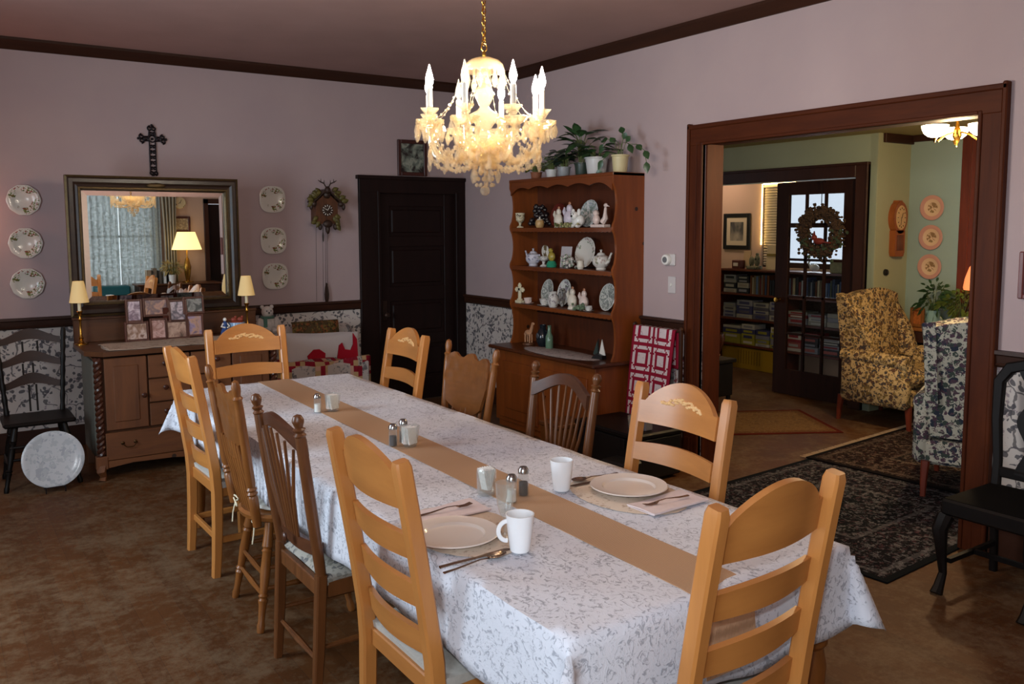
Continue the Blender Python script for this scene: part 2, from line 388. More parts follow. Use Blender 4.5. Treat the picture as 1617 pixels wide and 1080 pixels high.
M_pine = wood('honey_pine', '#6c3310', '#8f4a1a', .42, 2, 6, .1, knots=True)
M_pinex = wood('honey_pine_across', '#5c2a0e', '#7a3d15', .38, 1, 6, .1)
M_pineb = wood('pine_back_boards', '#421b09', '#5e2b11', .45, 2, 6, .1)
M_dress = wood('worn_dresser_pine', '#522c12', '#6e401d', .6, 0, 7, .14, knots=True)
M_dressv = wood('worn_dresser_upright', '#4c2911', '#663a1b', .6, 2, 7, .14)
M_dtop = wood('dresser_top_walnut', '#3d2111', '#5a351c', .35, 0, 7, .12)
M_maroon = wood('barley_twist_red_brown', '#2e1810', '#4a2618', .3, 2, 9)
M_gray = plain('grey_green_side_panel', '#59584f', .6, var=.1)
M_seatgrey = plain('pale_grey_seat_cloth', '#b9b5ad', .9, spec=.2, var=.06, vscale=90)
M_damask = floral('grey_damask', '#a9a49a', ['#6e6d6d', '#8b887f'], 22, .5)
M_white = plain('white_glaze', '#e4e2dc', .15)
M_cream = plain('cream_ivory', '#d9cfae', .35)
M_mug = plain('white_porcelain', '#eef1f4', .12)
M_pl = plain('beige_dinnerware', '#d6cbc2', .2)
M_napkin = plain('pale_pink_napkin', '#d8c8c6', .9, spec=.1, var=.04, vscale=40)
M_mat = floral('cream_lace_placemat', '#c8b6a4', ['#ab9684'], 40, .55)
M_steel = plain('tarnished_silver', '#9c8676', .25, 1)
M_cord = plain('cream_tie_cord', '#ddd2b4', .9)
M_brass = plain('polished_brass', '#b88a3c', .25, 1)
M_iron = plain('black_wrought_iron', '#241c1e', .45, .6)
M_gilt = plain('dull_gilt', '#4d3d23', .4, .7, var=.2, vscale=40)
M_mframe = wood('dark_mirror_frame', '#1c1310', '#332218', .3, 0, 9)
M_mirror = plain('mirror_silver', '#e8e8e4', .0, 1)
M_black = plain('black_plastic', '#141314', .35)
M_glass = glassy('clear_glass', '#f5f7f6', .09, .02, '#ffffff', 1.5)
M_pane = glassy('window_glass', '#f6f8f8', 0.0, .01, None, 1.3)
M_salt = plain('salt_white', '#ecebe6', .7)
M_pepper = plain('ground_pepper', '#3a322c', .8)
M_lid = plain('chrome_lid', '#a8a8a6', .2, 1)
M_packet = plain('white_sugar_packets', '#e9e7e3', .8, var=.1, vscale=70)
M_leaf = plain('dark_green_leaf', '#2f4a2a', .35, var=.3, vscale=14)
M_leaf2 = plain('yellow_green_leaf', '#62702e', .4, var=.3, vscale=20)
M_leaf3 = plain('variegated_leaf', '#4f6b3c', .4, var=.4, vscale=40)
M_stem = plain('plant_stem', '#55602f', .6)
M_soil = plain('potting_soil', '#2a1d14', .95)
M_red = plain('barn_red_cloth', '#9a1426', .85, spec=.15)
M_qred = plain('quilt_crimson', '#8e1c33', .9, spec=.1)
M_qwhite = floral('quilt_print_white', '#d6c6c8', ['#b89aa2'], 50, .6)
M_crystal = None
# ================================================================== SETTING
def bx(x0, x1, y0, y1, z0, z1, mb=None, bev=0.0, mi=0):
    mb = mb or MB(); return mb.box(((x0+x1)/2, (y0+y1)/2, (z0+z1)/2), (abs(x1-x0), abs(y1-y0), abs(z1-z0)), bev, mi=mi)
CZ = 3.06
struct('floor', bx(-5.7, 5.2, -9.3, 2.2, -.1, 0), M_floor)
struct('ceiling', bx(-5.7, .13, -9.3, .15, CZ, CZ+.1), M_ceil)
w = MB(); bx(-5.5, -.93, 0, .15, 0, CZ, w); bx(-.93, -.08, 0, .15, 2.02, CZ, w); bx(-.08, .13, 0, .15, 0, CZ, w); struct('wall_back', w, M_wall)
w = MB(); bx(0, .13, -3.2, 0, 0, CZ, w); bx(0, .13, -5.05, -3.2, 2.25, CZ, w); bx(0, .13, -9.2, -5.05, 0, CZ, w); struct('wall_right', w, M_wall)
w = MB(); bx(-5.6, -5.4, -9.2, -8.1, 0, CZ, w); bx(-5.6, -5.4, -6.5, -4.0, 0, CZ, w); bx(-5.6, -5.4, -2.6, .15, 0, CZ, w)
for a, b in ((-8.1, -6.5), (-4.0, -2.6)): bx(-5.6, -5.4, a, b, 0, .8, w); bx(-5.6, -5.4, a, b, 2.4, CZ, w)
struct('wall_left', w, M_wall)
M_tan = plain('tan_wall_paint', '#b89a86', .75, spec=.2)
w = MB(); bx(-5.5, -2.45, -9.2, -9, 0, CZ, w); bx(-1.25, -.42, -9.2, -9, 0, CZ, w); bx(-2.45, -1.25, -9.2, -9, 0, .7, w); bx(-2.45, -1.25, -9.2, -9, 2.4, CZ, w)
bx(-.42, .13, -9.2, -9, 2.1, CZ, w); bx(-.1, .13, -9.2, -9, 0, 2.1, w); struct('wall_front', w, M_tan)

CROWN = [(-.0, -.0), (.075, 0), (.075, -.02), (.045, -.045), (.02, -.07), (.012, -.08), (0, -.08)]
w = MB(); w.prism([(-a, CZ+b) for a, b in CROWN], -5.4, 0, plane='yz'); struct('trim_1', w, M_trimh)
w = MB(); w.prism([(-a, CZ+b) for a, b in CROWN], -9, 0, plane='xz'); struct('trim_2', w, M_trimy)
def rail(name, axis, a, b, zt, at=0.0):
    pr = [(0, zt), (-.04, zt), (-.042, zt-.018), (-.026, zt-.026), (-.022, zt-.062), (-.03, zt-.072), (-.016, zt-.085), (0, zt-.085)]
    w = MB()
    if axis == 'x': w.prism([(p, q) for p, q in pr], a, b, plane='yz')
    else: w.prism([(p+at, q) for p, q in pr], a, b, plane='xz')
    struct(name, w, M_trimh if axis == 'x' else M_trimy)
rail('trim_3', 'x', -5.4, -1.13, 1.017); rail('trim_4', 'y', -3.06, -.02, 1.02); rail('trim_5', 'y', -9, -5.19, 1.062)
struct('baseboard_back', bx(-5.4, -1.13, -.02, 0, 0, .16, bev=.005), M_trimh)
w = MB(); bx(-.02, 0, -3.06, 0, 0, .16, w, .005); struct('baseboard_right', w, M_trimy)
struct('baseboard_right_2', bx(-.02, 0, -9, -5.19, 0, .16, bev=.005), M_trimy)
# dark door in the back wall
t = bx(-1.13, -.93, -.035, 0, 0, 2.155, bev=.006); bx(-.10, 0.0, -.035, 0, 0, 2.155, t, .006); bx(-1.13, 0, -.036, 0, 2.0, 2.155, t, .006); bx(-1.15, 0, -.05, 0, 2.125, 2.16, t, .004)
bx(-.95, -.925, -.045, 0, 0, 2.02, t, .004); bx(-.115, -.09, -.045, 0, 0, 2.02, t, .004); struct('trim_6', t, M_door)
d = MB(); X0, X1 = -.93, -.10
bx(X0, X1, .03, .075, 0.01, 2.01, d); bx(X0, X0+.12, .012, .04, 0.01, 2.01, d, .004); bx(X1-.12, X1, .012, .04, 0.01, 2.01, d, .004)
for z0, z1 in ((.01, .22), (.55, .66), (.98, 1.12), (1.5, 1.6), (1.88, 2.01)): bx(X0+.1, X1-.1, .014, .04, z0, z1, d, .004)
for z0, z1 in ((.22, .55), (.66, .98), (1.12, 1.5), (1.6, 1.88)): bx(X0+.15, X1-.15, .02, .04, z0+.03, z1-.03, d, .01)
dr = struct('door_1', d, M_door)
k = MB(); k.box((-.875, .006, .90), (.05, .012, .19), .005); k.lathe([(.0, 0), (.012, 0), (.010, .03), (.028, .045), (.03, .06), (.018, .075), (0, .078)], 14, Matrix.Translation((-.875, 0, .86)) @ Matrix.Rotation(pi/2, 4, 'X'))
k.build('door_knob', plain('aged_dark_bronze', '#4b3a33', .4, .8), dr)
# cased opening to the parlour
def case(name, parts, m):
    w = MB()
    for a in parts: bx(*a[:6], w, a[6] if len(a) > 6 else .005)
    return struct(name, w, m)
case('trim_7', [(-.03, 0, -3.2, -3.06, 0, 2.3), (-.045, 0, -3.085, -3.06, 0, 2.38, .006), (-.04, 0, -3.2, -3.18, 0, 2.25, .004), (-.036, 0, -3.15, -3.142, 0, 2.25, .002), (0, .16, -3.215, -3.2, 0, 2.25, .002), (-.042, 0, -3.13, -3.06, 0, .2, .004)], M_case)
case('trim_8', [(-.03, 0, -5.19, -5.05, 0, 2.3), (-.045, 0, -5.19, -5.165, 0, 2.38, .006), (-.04, 0, -5.07, -5.05, 0, 2.25, .004), (0, .16, -5.05, -5.035, 0, 2.25, .002), (-.042, 0, -5.19, -5.12, 0, .2, .004)], M_case)
case('trim_9', [(-.034, 0, -5.165, -3.085, 2.23, 2.355), (-.045, 0, -5.19, -3.06, 2.34, 2.37, .006), (-.04, 0, -5.05, -3.2, 2.23, 2.25, .004), (0, .16, -5.05, -3.2, 2.235, 2.25, .002)], M_casey)
case('trim_10', [(.13, .16, -3.2, -3.06, 0, 2.38), (.13, .16, -5.19, -5.05, 0, 2.38), (.13, .16, -5.19, -3.06, 2.25, 2.38)], M_case)
# side and front windows (they give the daylight)
def window(name, x0, x1, y0, y1, z0, z1, axis):
    f = MB(); fw = .06
    if axis == 'x':
        for a in ((x0, x1, y0, y0+fw, z0, z1), (x0, x1, y1-fw, y1, z0, z1), (x0, x1, y0, y1, z0, z0+fw), (x0, x1, y0, y1, z1-fw, z1), (x0, x1, y0, y1, (z0+z1)/2-.02, (z0+z1)/2+.02)): bx(*a, f, .004)
        p = bx((x0+x1)/2-.003, (x0+x1)/2+.003, y0+fw, y1-fw, z0+fw, z1-fw)
    else:
        for a in ((x0, x0+fw, y0, y1, z0, z1), (x1-fw, x1, y0, y1, z0, z1), (x0, x1, y0, y1, z0, z0+fw), (x0, x1, y0, y1, z1-fw, z1), (x0, x1, y0, y1, (z0+z1)/2-.02, (z0+z1)/2+.02)): bx(*a, f, .004)
        p = bx(x0+fw, x1-fw, (y0+y1)/2-.003, (y0+y1)/2+.003, z0+fw, z1-fw)
    o = struct(name, f, M_trim); p.build('window_pane', M_pane, o); return o
window('window_1', -2.45, -1.25, -9.13, -9.07, .7, 2.4, 'y'); window('window_2', -5.53, -5.47, -8.1, -6.5, .8, 2.4, 'x'); window('added_window_5', -5.53, -5.47, -4.0, -2.6, .8, 2.4, 'x')  # far side window added out of view to light the back of the room

# ---- parlour shell
M_green = plain('sage_green_paint', '#98a48f', .75, spec=.2, var=.03, vscale=2); M_green2 = plain('warm_lit_green_paint', '#a2a587', .75, spec=.2); M_green3 = plain('blue_green_paint', '#8fa198', .75, spec=.2)  # return wall's yellower green has the warm light mixed into its colour
M_ochre = plain('ochre_ceiling_paint', '#9a8e5e', .8, spec=.2)
struct('ceiling_parlour', bx(.13, 5.2, -9.2, 2.0, 2.5, 2.6), M_ochre)
w = MB(); bx(2.6, 2.75, -.75, 1.9, 0, 2.5, w); bx(2.6, 2.75, -2.62, -.75, 2.12, 2.5, w); bx(2.6, 2.75, -2.79, -2.62, 0, 2.5, w); struct('wall_parlour_far', w, M_green)
struct('wall_parlour_return', bx(2.6, 3.2, -2.80, -2.72, 0, 2.5), M_green2)
w = MB(); bx(3.1, 3.2, -3.35, -2.79, 0, 2.5, w); bx(3.1, 3.2, -9.2, -4.4, 0, 2.5, w); bx(3.1, 3.2, -4.4, -3.35, 2.25, 2.5, w); bx(3.1, 3.2, -4.4, -3.35, 0, .6, w); struct('wall_parlour_bay', w, M_green3)
struct('wall_parlour_left', bx(.13, 2.7, 1.8, 1.9, 0, 2.5), M_green); struct('wall_parlour_right', bx(.13, 3.2, -9.2, -9.1, 0, 2.5), M_green)
w = MB(); bx(2.66, 3.1, -2.83, -2.80, 2.42, 2.5, w, .004); bx(3.07, 3.1, -3.3, -2.83, 2.44, 2.5, w, .004); struct('trim_11', w, M_trimh)
case('trim_12', [(2.565, 2.6, -2.73, -2.60, 0, 2.25), (2.55, 2.6, -2.73, -2.71, 0, 2.25, .004), (2.5655, 2.6, -2.598, -.762, 2.12, 2.25), (2.549, 2.6, -2.731, -.7, 2.226, 2.252, .004), (2.6, 2.75, -2.62, -2.605, 0, 2.12, .002), (2.565, 2.6, -.76, -.62, 0, 2.25)], M_trim)
case('trim_13', [(3.03, 3.1, -3.47, -3.31, 0, 2.5), (3.05, 3.1, -4.4, -3.4, 2.25, 2.5), (3.02, 3.1, -3.40, -3.385, .0, 2.5, .003)], wood('red_mahogany_casing', '#4a1d10', '#6a2f1b', .35, 2, 8))
window('window_3', 3.12, 3.16, -4.4, -3.47, .6, 2.25, 'x')
struct('baseboard_parlour', bx(3.08, 3.1, -3.31, -2.8, 0, .16, bev=.004), M_trimy)
# ---- library beyond
M_peach = plain('peach_wall_paint', '#c7a890', .75, spec=.2)
w = MB(); bx(3.85, 4.0, -.49, 2, 0, 2.5, w); bx(3.85, 4.0, -2.2, -.49, 0, 1.2, w); bx(3.85, 4.0, -2.2, -.49, 2.17, 2.5, w); bx(3.85, 4.0, -2.72, -2.2, 0, 2.5, w); struct('wall_library_far', w, M_peach)
struct('wall_library_side', bx(3.2, 4.0, -2.82, -2.72, 0, 2.5), M_peach); struct('wall_library_end', bx(2.75, 4.0, 1.9, 2.0, 0, 2.5), M_peach)
window('window_4', 3.88, 3.93, -2.2, -.49, 1.2, 2.17, 'x')

# ================================================================== DINING TABLE
TX0, TX1, TY0, TY1, TZ = -3.29, -2.285, -5.93, -2.375, .770
tb = thing('dining_table', 'long wooden dining table with turned legs, hidden under a white lace cloth', 'table', ((TX0+TX1)/2, (TY0+TY1)/2, 0))
hw, hl = (TX1-TX0)/2, (TY1-TY0)/2
MB().box((0, 0, TZ-.02), (2*hw-.01, 2*hl-.01, .036), .008).build('tabletop', M_brown, tb)
a = MB()
for s in (-1, 1): a.box((s*(hw-.07), 0, TZ-.085), (.025, 2*hl-.2, .09)); a.box((0, s*(hl-.08), TZ-.085), (2*hw-.2, .025, .09))
a.build('apron', M_brown, tb)
LEG = [(0, 0), (.024, 0), (.03, .03), (.026, .06), (.036, .12), (.045, .3), (.05, .42), (.04, .47), (.052, .485), (.052, .5), (.038, .515), (.05, .53), (.05, .545), (.0, .545)]
for sx in (-1, 1):
    for sy in (-1, 1):
        l = MB(); l.lathe(LEG, 18); l.box((0, 0, .63), (.09, .09, .18), .004); l.build('leg', M_oak, tb, loc=(sx*(hw-.065), sy*(hl-.075), 0))
# lace cloth
def cloth_mesh():
    D = .235; R = .03; cz = TZ+.004; g = 3
    us = []; n1 = 26; n2 = 84; nd = 9
    def axis(h, n): return [-h-D*(1-i/nd) for i in range(nd)]+[-h+2*h*i/n for i in range(n+1)]+[h+D*(i+1)/nd for i in range(nd)]
    U = axis(hw, n1); V = axis(hl, n2); vs = []
    def pos(u, v):
        x = max(-hw, min(hw, u)); y = max(-hl, min(hl, v)); a = u-x; b = v-y
        r = max(abs(a), abs(b)) if (a == 0 or b == 0) else sqrt(a*a+b*b)*(1-.17*sin(2*atan2(abs(b), abs(a))))
        if r == 0: return (x, y, cz+.0012*sin(u*23)*sin(v*17))
        ph = atan2(abs(b), abs(a)); s2 = sin(2*ph)
        s = .035+.022*sin(v*9.0+u*3)*(1 if b == 0 else 0)+.03*(sin(u*11)+.6)*(1 if a == 0 else 0)+.36*s2**1.4
        if b == 0 and a < 0: s = .02+.012*sin(v*13)
        if a == 0 and b > 0: s = .01
        r2 = r*(1+.03*sin(u*21+v*19))
        dx, dy = (a/ (sqrt(a*a+b*b)), b/(sqrt(a*a+b*b)))
        e = min(r2, R)*.25
        h = e*.6+s*r2
        fold = .045*sin(ph*6+.4)*s2*r2/.3
        return (x+dx*h-dy*fold*(1 if a*b > 0 else -1), y+dy*h+dx*fold*(1 if a*b > 0 else -1), cz-max(0, sqrt(max(0, r2*r2-(s*r2)**2))-0.004*(1-min(1, r2/R))))
    for u in U:
        for v in V: vs.append(pos(u, v))
    w = len(V); fs = [(i*w+j, (i+1)*w+j, (i+1)*w+j+1, i*w+j+1) for i in range(len(U)-1) for j in range(w-1)]
    m = MB(); m.add(vs, fs); return m
cl = cloth_mesh().build('tablecloth', M_lace, loc=((TX0+TX1)/2, (TY0+TY1)/2, 0), sharp=80)
sm = cl.modifiers.new('thickness', 'SOLIDIFY'); sm.thickness = .0016; sm.offset = 1
tag(cl, 'white lace tablecloth draped over the long dining table', 'tablecloth')
r = MB(); zr = TZ+.0085
def rfn(u, v):
    L = hl*2+.40; t = v*L-.20
    if t < 0: y, z = TY0-.010+.13*t, zr+t
    elif t > 2*hl: y, z = TY1+.012, zr-(t-2*hl)
    else: y, z = TY0+t, zr
    if abs(t) < .02: z -= .004
    cx = -2.80+.055*(v)
    return (cx+(u-.5)*.185, y, z)
o = MB().sheet(rfn, 2, 60, .002).build('table_runner', M_burlap, sharp=80); tag(o, 'tan burlap runner along the middle of the lace cloth', 'table runner')

# ================================================================== CHAIRS
def rect(w, h): return [(-w/2, -h/2), (w/2, -h/2), (w/2, h/2), (-w/2, h/2)]
def cham(w, h, b): return [(-w/2+b, -h/2), (w/2-b, -h/2), (w/2, -h/2+b), (w/2, h/2-b), (w/2-b, h/2), (-w/2+b, h/2), (-w/2, h/2-b), (-w/2, -h/2+b)]
def yback(z): return -.205-.012*max(0, (z-.45))/.6-.083*(max(0, z-.45)/.6)**1.15 if z > .45 else -.205-.018*((.45-z)/.45)**2
def ladder_chair(label, group):
    t = thing('ladder_back_chair', label, 'chair', (0, 0, 0), 0, group)
    for s in (-1, 1):
        zs = [0, .1, .25, .4, .5, .65, .8, .95, 1.03, 1.047]
        MB().sweep([(s*.212, yback(z), z) for z in zs], cham(.044, .042, .006), up=(1, 0, 0), scale=[.85, .92, 1, 1.05, 1.05, 1, 1, 1, 1, .8]).build('rear_post', M_beech, t)
        MB().sweep([(s*.2, .19, z) for z in (0, .2, .42)], cham(.042, .042, .005), up=(1, 0, 0), scale=[.8, .95, 1]).build('front_leg', M_beech, t)
        MB().box((s*.205, -.01, .17), (.02, .38, .03), .004).build('side_stretcher', M_beechx, t)
    MB().box((0, .19, .24), (.37, .02, .03), .004).build('stretcher', M_beechx, t); MB().box((0, -.2, .17), (.4, .02, .03), .004).build('stretcher', M_beechx, t)
    f = MB(); f.box((0, .195, .405), (.40, .022, .055), .004); f.box((0, -.195, .405), (.40, .022, .055), .004)
    for s in (-1, 1): f.box((s*.207, 0, .405), (.022, .38, .055), .004)
    f.build('seat_frame', M_beechx, t)
    MB().sheet(lambda u, v: ((u-.5)*.46, (v-.5)*.41+.005, .452+.022*sin(pi*u)**.5*sin(pi*v)**.5), 12, 12, .03).build('seat', M_seatgrey, t, label='pale grey cloth seat')
    def slat(z0, z1f, name, th=.016):
        def fn(u, v):
            z0_ = z0; z1_ = z1f(u); z = z0_+(z1_-z0_)*v; x = (u-.5)*.385
            return (x, yback(z)-.028*sin(pi*u)+.006, z)
        return MB().sheet(fn, 18, 6, th).build(name, M_beechx, t, sharp=50)
    def arch(u):
        q = max(0., min(1., (u-.06)/.88)); return .985+.082*sin(pi*q)**.72
    crest = slat(.905, arch, 'crest_rail', .018)
    cv = MB(); rr = random.Random(3)
    for side in (-1, 1):
        for i in range(26):
            q = i/25; x = side*(.004+.092*q); z = .985+.018*(1-q)+rr.uniform(-.013, .013)*(1-.55*q); u = x/.385+.5
            y = yback(z)-.028*sin(pi*u)+.006
            cv.ball((x, y+.0185, z), (.009, .004, .005), 6, 4, Matrix.Identity(4))
    cv.build('carving', M_carve, crest, label='pale wheat carving')
    for z in (.768, .632, .497): slat(z, lambda u, z=z: z+.062+.010*sin(pi*u), 'slat')
    return t
def turned(mb, p0, p1, prof, seg=12):
    p0, p1 = Vector(p0), Vector(p1); d = p1-p0; L = d.length
    q = d.to_track_quat('Z', 'Y').to_matrix().to_4x4()
    return mb.lathe([(r, t*L) for r, t in prof], seg, Matrix.Translation(p0) @ q)
POST = [(0, 0), (.018, 0), (.020, .1), (.021, .2), (.016, .215), (.022, .23), (.016, .245), (.022, .26), (.016, .275), (.019, .3), (.018, .8), (.016, .86), (.021, .875), (.013, .89), (.017, .92), (.018, .95), (.013, .985), (0, 1)]
FAN = [(0, 0), (.019, 0), (.021, .4), (.019, .84), (.018, .865), (.022, .875), (.014, .89), (.022, .91), (.013, .92), (.02, .95), (.021, .965), (.014, .99), (0, 1)]
LEGT = [(0, 0), (.014, 0), (.017, .06), (.013, .1), (.016, .25), (.02, .29), (.015, .31), (.021, .33), (.015, .35), (.021, .55), (.018, .72), (.022, .74), (.016, .76), (.022, .78), (.018, .9), (.018, 1), (0, 1)]
STR = [(0, 0), (.008, 0), (.013, .5), (.008, 1), (0, 1)]
def pressback_chair(label, group):
    t = thing('pressed_back_chair', label, 'chair', (0, 0, 0), 0, group)
    def yb(z): return -.19-.08*(z-.45)/.6
    for s in (-1, 1):
        turned(MB(), (s*.185, yb(.44), .44), (s*.232, yb(1.05), 1.05), POST).build('back_post', M_oak, t)
    def fn(u, v):
        x = (u-.5)*2; e = .025*max(0, cos(x*pi*2.2)); top = .985+.014*cos(x*pi*2.6)-.02*x**4; bot = .69+.05*x*x
        wd = .205-.035*abs(v-.55)*2*(1 if v < .5 else .12); z = bot+(top-bot)*v
        return (x*wd, yb(z)-.022*(1-x*x)+.008+.0035*sin(x*16)*sin(v*14)*(1 if v > .55 else .2), z)
    MB().sheet(fn, 24, 14, .014).build('pressed_panel', M_oakx, t, sharp=60)
    for i in range(7):
        x = (i-3)*.042; turned(MB(), (x*1.0, yb(.46)+.012, .46), (x*1.02, yb(.75)-.012, .765), [(0, 0), (.006, 0), (.009, .3), (.006, .5), (.01, .7), (.006, 1), (0, 1)], 8).build('spindle', M_oak, t)
    se = MB(); se.lathe([(0, 0), (.17, 0), (.205, .012), (.212, .03), (.2, .04), (0, .036)], 30, Matrix.Translation((0, 0, .425)) @ Matrix.Diagonal((1.02, 1, 1, 1))); se.build('seat', M_oak, t)
    MB().lathe([(0, 0), (.15, 0), (.172, .01), (.17, .022), (.14, .033), (0, .036)], 26, Matrix.Translation((0, .01, .463))).build('cushion', M_seatgrey, t)
    for s in (-1, 1):
        b = MB(); b.tube([(s*.15+.03*sin(a)*s*cos(a)*2, -.19-.004*cos(a), .455+.02*sin(a)) for a in [2*pi*i/20 for i in range(20)]], .0035, 6, closed=True); b.tube([(s*.15, -.19, .455), (s*.165, -.2, .40), (s*.16, -.205, .36)], .003, 6); b.build('cushion_tie', M_cord, t)
        for f in (-1, 1): turned(MB(), (s*.20, f*.195+.0, 0), (s*.13, f*.125, .428), LEGT).build('leg', M_oak, t)
        turned(MB(), (s*.176, -.165, .17), (s*.176, .165, .17), STR, 8).build('stretcher', M_oakx, t); turned(MB(), (s*.165, -.158, .25), (s*.165, .158, .25), STR, 8).build('stretcher', M_oakx, t)
    for z, y in ((.2, .16), (.28, .15), (.14, -.17), (.22, -.16)): turned(MB(), (-.17, y, z), (.17, y, z), STR, 8).build('stretcher', M_oakx, t)
    return t
def fan_chair(label, group):
    t = thing('fan_back_chair', label, 'chair', (0, 0, 0), 0, group)
    def yb(z): return -.2-.08*max(0, z-.45)/.6 if z > .45 else -.2-.03*(.45-z)/.45
    for s in (-1, 1):
        m = MB(); turned(m, (s*.205, yb(.46), .46), (s*.225, yb(1.055), 1.055), FAN, 14); m.sweep([(s*.205, yb(z), z) for z in (0, .2, .47)], cham(.038, .038, .005), up=(1, 0, 0), scale=[.75, .95, 1]); m.build('back_post', M_brown, t)
        MB().sweep([(s*.195, .19, z) for z in (0, .15, .3, .43)], cham(.042, .042, .006), up=(1, 0, 0), scale=[.65, .85, 1, 1.05]).build('front_leg', M_brown, t)
        turned(MB(), (s*.2, -.215, .2), (s*.195, .185, .2), STR, 8).build('stretcher', M_brown, t)
    for y, z in ((.19, .27), (-.215, .15)): turned(MB(), (-.2, y, z), (.2, y, z), STR, 8).build('stretcher', M_brown, t)
    def arch(u): return .895+.075*sin(pi*u)**1.2
    def cf(u, v):
        z = arch(u)+.062*v*(1-.2*sin(pi*u)); return ((u-.5)*.415, yb(z)-.035*sin(pi*u)+.008, z)
    MB().sheet(cf, 24, 4, .02).build('crest_rail', M_darkrail, t, sharp=60)
    lr = MB().sheet(lambda u, v: ((u-.5)*.40, yb(.56)-.02*sin(pi*u)+.008, .53+.05*v-.012*sin(pi*u)), 16, 3, .02); lr.ball((0, yb(.56)-.045, .555), (.02, .008, .02), 10, 6); lr.build('lower_rail', M_darkrail, t)
    for i in range(8):
        q = (i-3.5)/3.5; u1 = .5+q*.40; z1 = arch(u1)+.005
        MB().tube([(q*.075, yb(.575)-.018, .575), (q*.12, yb(.74)-.025, .74), ((u1-.5)*.415, yb(z1)-.035*sin(pi*u1)-.002, z1)], [.0065, .0075, .0055], 8).build('spindle', M_brown, t)
    f = MB(); f.box((0, .19, .41), (.36, .024, .06), .004); f.box((0, -.2, .41), (.38, .024, .06), .004)
    for s in (-1, 1): f.box((s*.2, 0, .41), (.024, .36, .06), .004)
    f.build('seat_frame', M_brown, t)
    MB().sheet(lambda u, v: ((u-.5)*.44, (v-.5)*.40, .455+.045*(sin(pi*u)*sin(pi*v))**.4), 14, 14, .03).build('seat', M_damask, t, label='grey damask seat')
    return t
G1 = 'light ladder-back chairs at the dining table'
lc = ladder_chair('light ladder-back chair in front at the near left corner, with the white plate beyond it', G1); lc.scale = (1.035,)*3; lc.location = (-3.12, -5.185, 0); lc.rotation_euler = (0, 0, -pi/2)
dup(lc, (-3.115, -3.0, 0), -pi/2+.02, 'light ladder-back chair on the left side, farthest along, nearest the dresser')
dup(lc, (-2.835, -5.80, 0), .055, 'light ladder-back chair seen from behind at the near end of the table')
dup(lc, (-2.45, -5.135, 0), pi/2, 'light ladder-back chair with wheat carving facing us behind the right place setting')
dup(lc, (-2.455, -2.945, 0), pi/2-.02, 'light ladder-back chair in front of the dark door at the far right')
dup(lc, (-2.85, -2.495, 0), pi, 'light ladder-back chair at the far end of the table before the dresser')
G2 = 'pressed-back oak chairs with turned posts'
pc = pressback_chair('pressed-back oak chair on the left side with cream cushion ties', G2); pc.location = (-3.14, -3.72, 0); pc.scale = (1.03,)*3; pc.rotation_euler = (0, 0, -pi/2-.04)
dup(pc, (-2.38, -3.585, 0), pi/2, 'pressed-back oak chair on the right side in front of the hutch')
G3 = 'fan-spindle chairs with ball finials'
fc = fan_chair('fan-spindle brown chair on the left side with grey damask seat showing', G3); fc.location = (-3.125, -4.36, 0); fc.rotation_euler = (0, 0, -pi/2)
dup(fc, (-2.34, -4.32, 0), pi/2, 'fan-spindle brown chair on the right side with arched crest, before the hutch counter')

# ================================================================== TABLE SETTINGS
PZ = TZ+.0075
DPROF = [(0, .002), (.082, .002), (.09, .008), (.098, .013), (.130, .0175), (.1335, .0195), (.131, .0225), (.128, .0215), (.100, .0175), (.092, .0165), (.086, .009), (.078, .007), (0, .007)]
def placemat(label, loc, rz):
    o = MB().lathe([(0, 0), (.2, 0), (.203, .001), (.2, .0025), (0, .003)], 48, Matrix.Diagonal((.82, 1.16, 1, 1)), mod=lambda a, r: 1+.006*cos(24*a)).build('placemat', M_mat, loc=loc, rot=(0, 0, rz)); tag(o, label, 'placemat', 'lace placemats'); return o
placemat('oval cream lace placemat at the right place setting', (-2.485, -5.215, PZ), 0); placemat('oval cream lace placemat at the left place setting', (-3.125, -5.20, PZ), 0)
for lab, loc in (('beige dinner plate before the carved ladder-back chair', (-2.46, -5.195, PZ+.003)), ('beige dinner plate beside the front-left chair post', (-3.185, -5.25, PZ+.003))):
    p = MB().lathe(DPROF, 40).build('dinner_plate', M_pl, loc=loc); tag(p, lab, 'plate', 'beige dinner plates')
def mug(label, loc, rz):
    t = thing('coffee_mug', label, 'mug', loc, rz, 'white coffee mugs')
    MB().lathe([(0, .0), (.024, 0), (.028, .004), (.033, .04), (.0385, .09), (.0405, .108), (.037, .108), (.035, .09), (.030, .04), (.024, .01), (0, .008)], 28).build('body', M_mug, t)
    MB().sweep([(.036+.026*sin(a), 0, .062-.028*cos(a)) for a in [pi*i/12*1.0 for i in range(13)]], cham(.012, .008, .002), up=(0, 1, 0)).build('handle', M_mug, t)
mug('white mug at the right place setting, handle hidden', (-2.646, -5.06, PZ+.001), radians(50)); mug('white mug with visible handle beside the left knife and spoon', (-3.08, -5.437, PZ+.001), radians(160))
def napkin(label, loc, rz, s=1):
    m = MB(); m.sheet(lambda u, v: ((u-.5)*.25*s, (v-.5)*.12, .008+.003*sin(u*5+v*3)), 10, 6, .004); m.sheet(lambda u, v: ((u-.5)*.245*s, (v-.5)*.115, .0035), 4, 4, .003)
    m.sweep([(-.125*s, -.06, .006), (0, -.061, .007), (.125*s, -.06, .006)], cham(.008, .007, .002))
    o = m.build('napkin', M_napkin, loc=loc, rot=(0, 0, rz)); tag(o, label, 'napkin', 'folded napkins')
napkin('folded pink napkin under the fork at the right setting', (-2.452, -5.375, PZ+.002), .04); napkin('folded pink napkin under the fork at the left setting', (-3.09, -5.045, PZ+.002), .02)
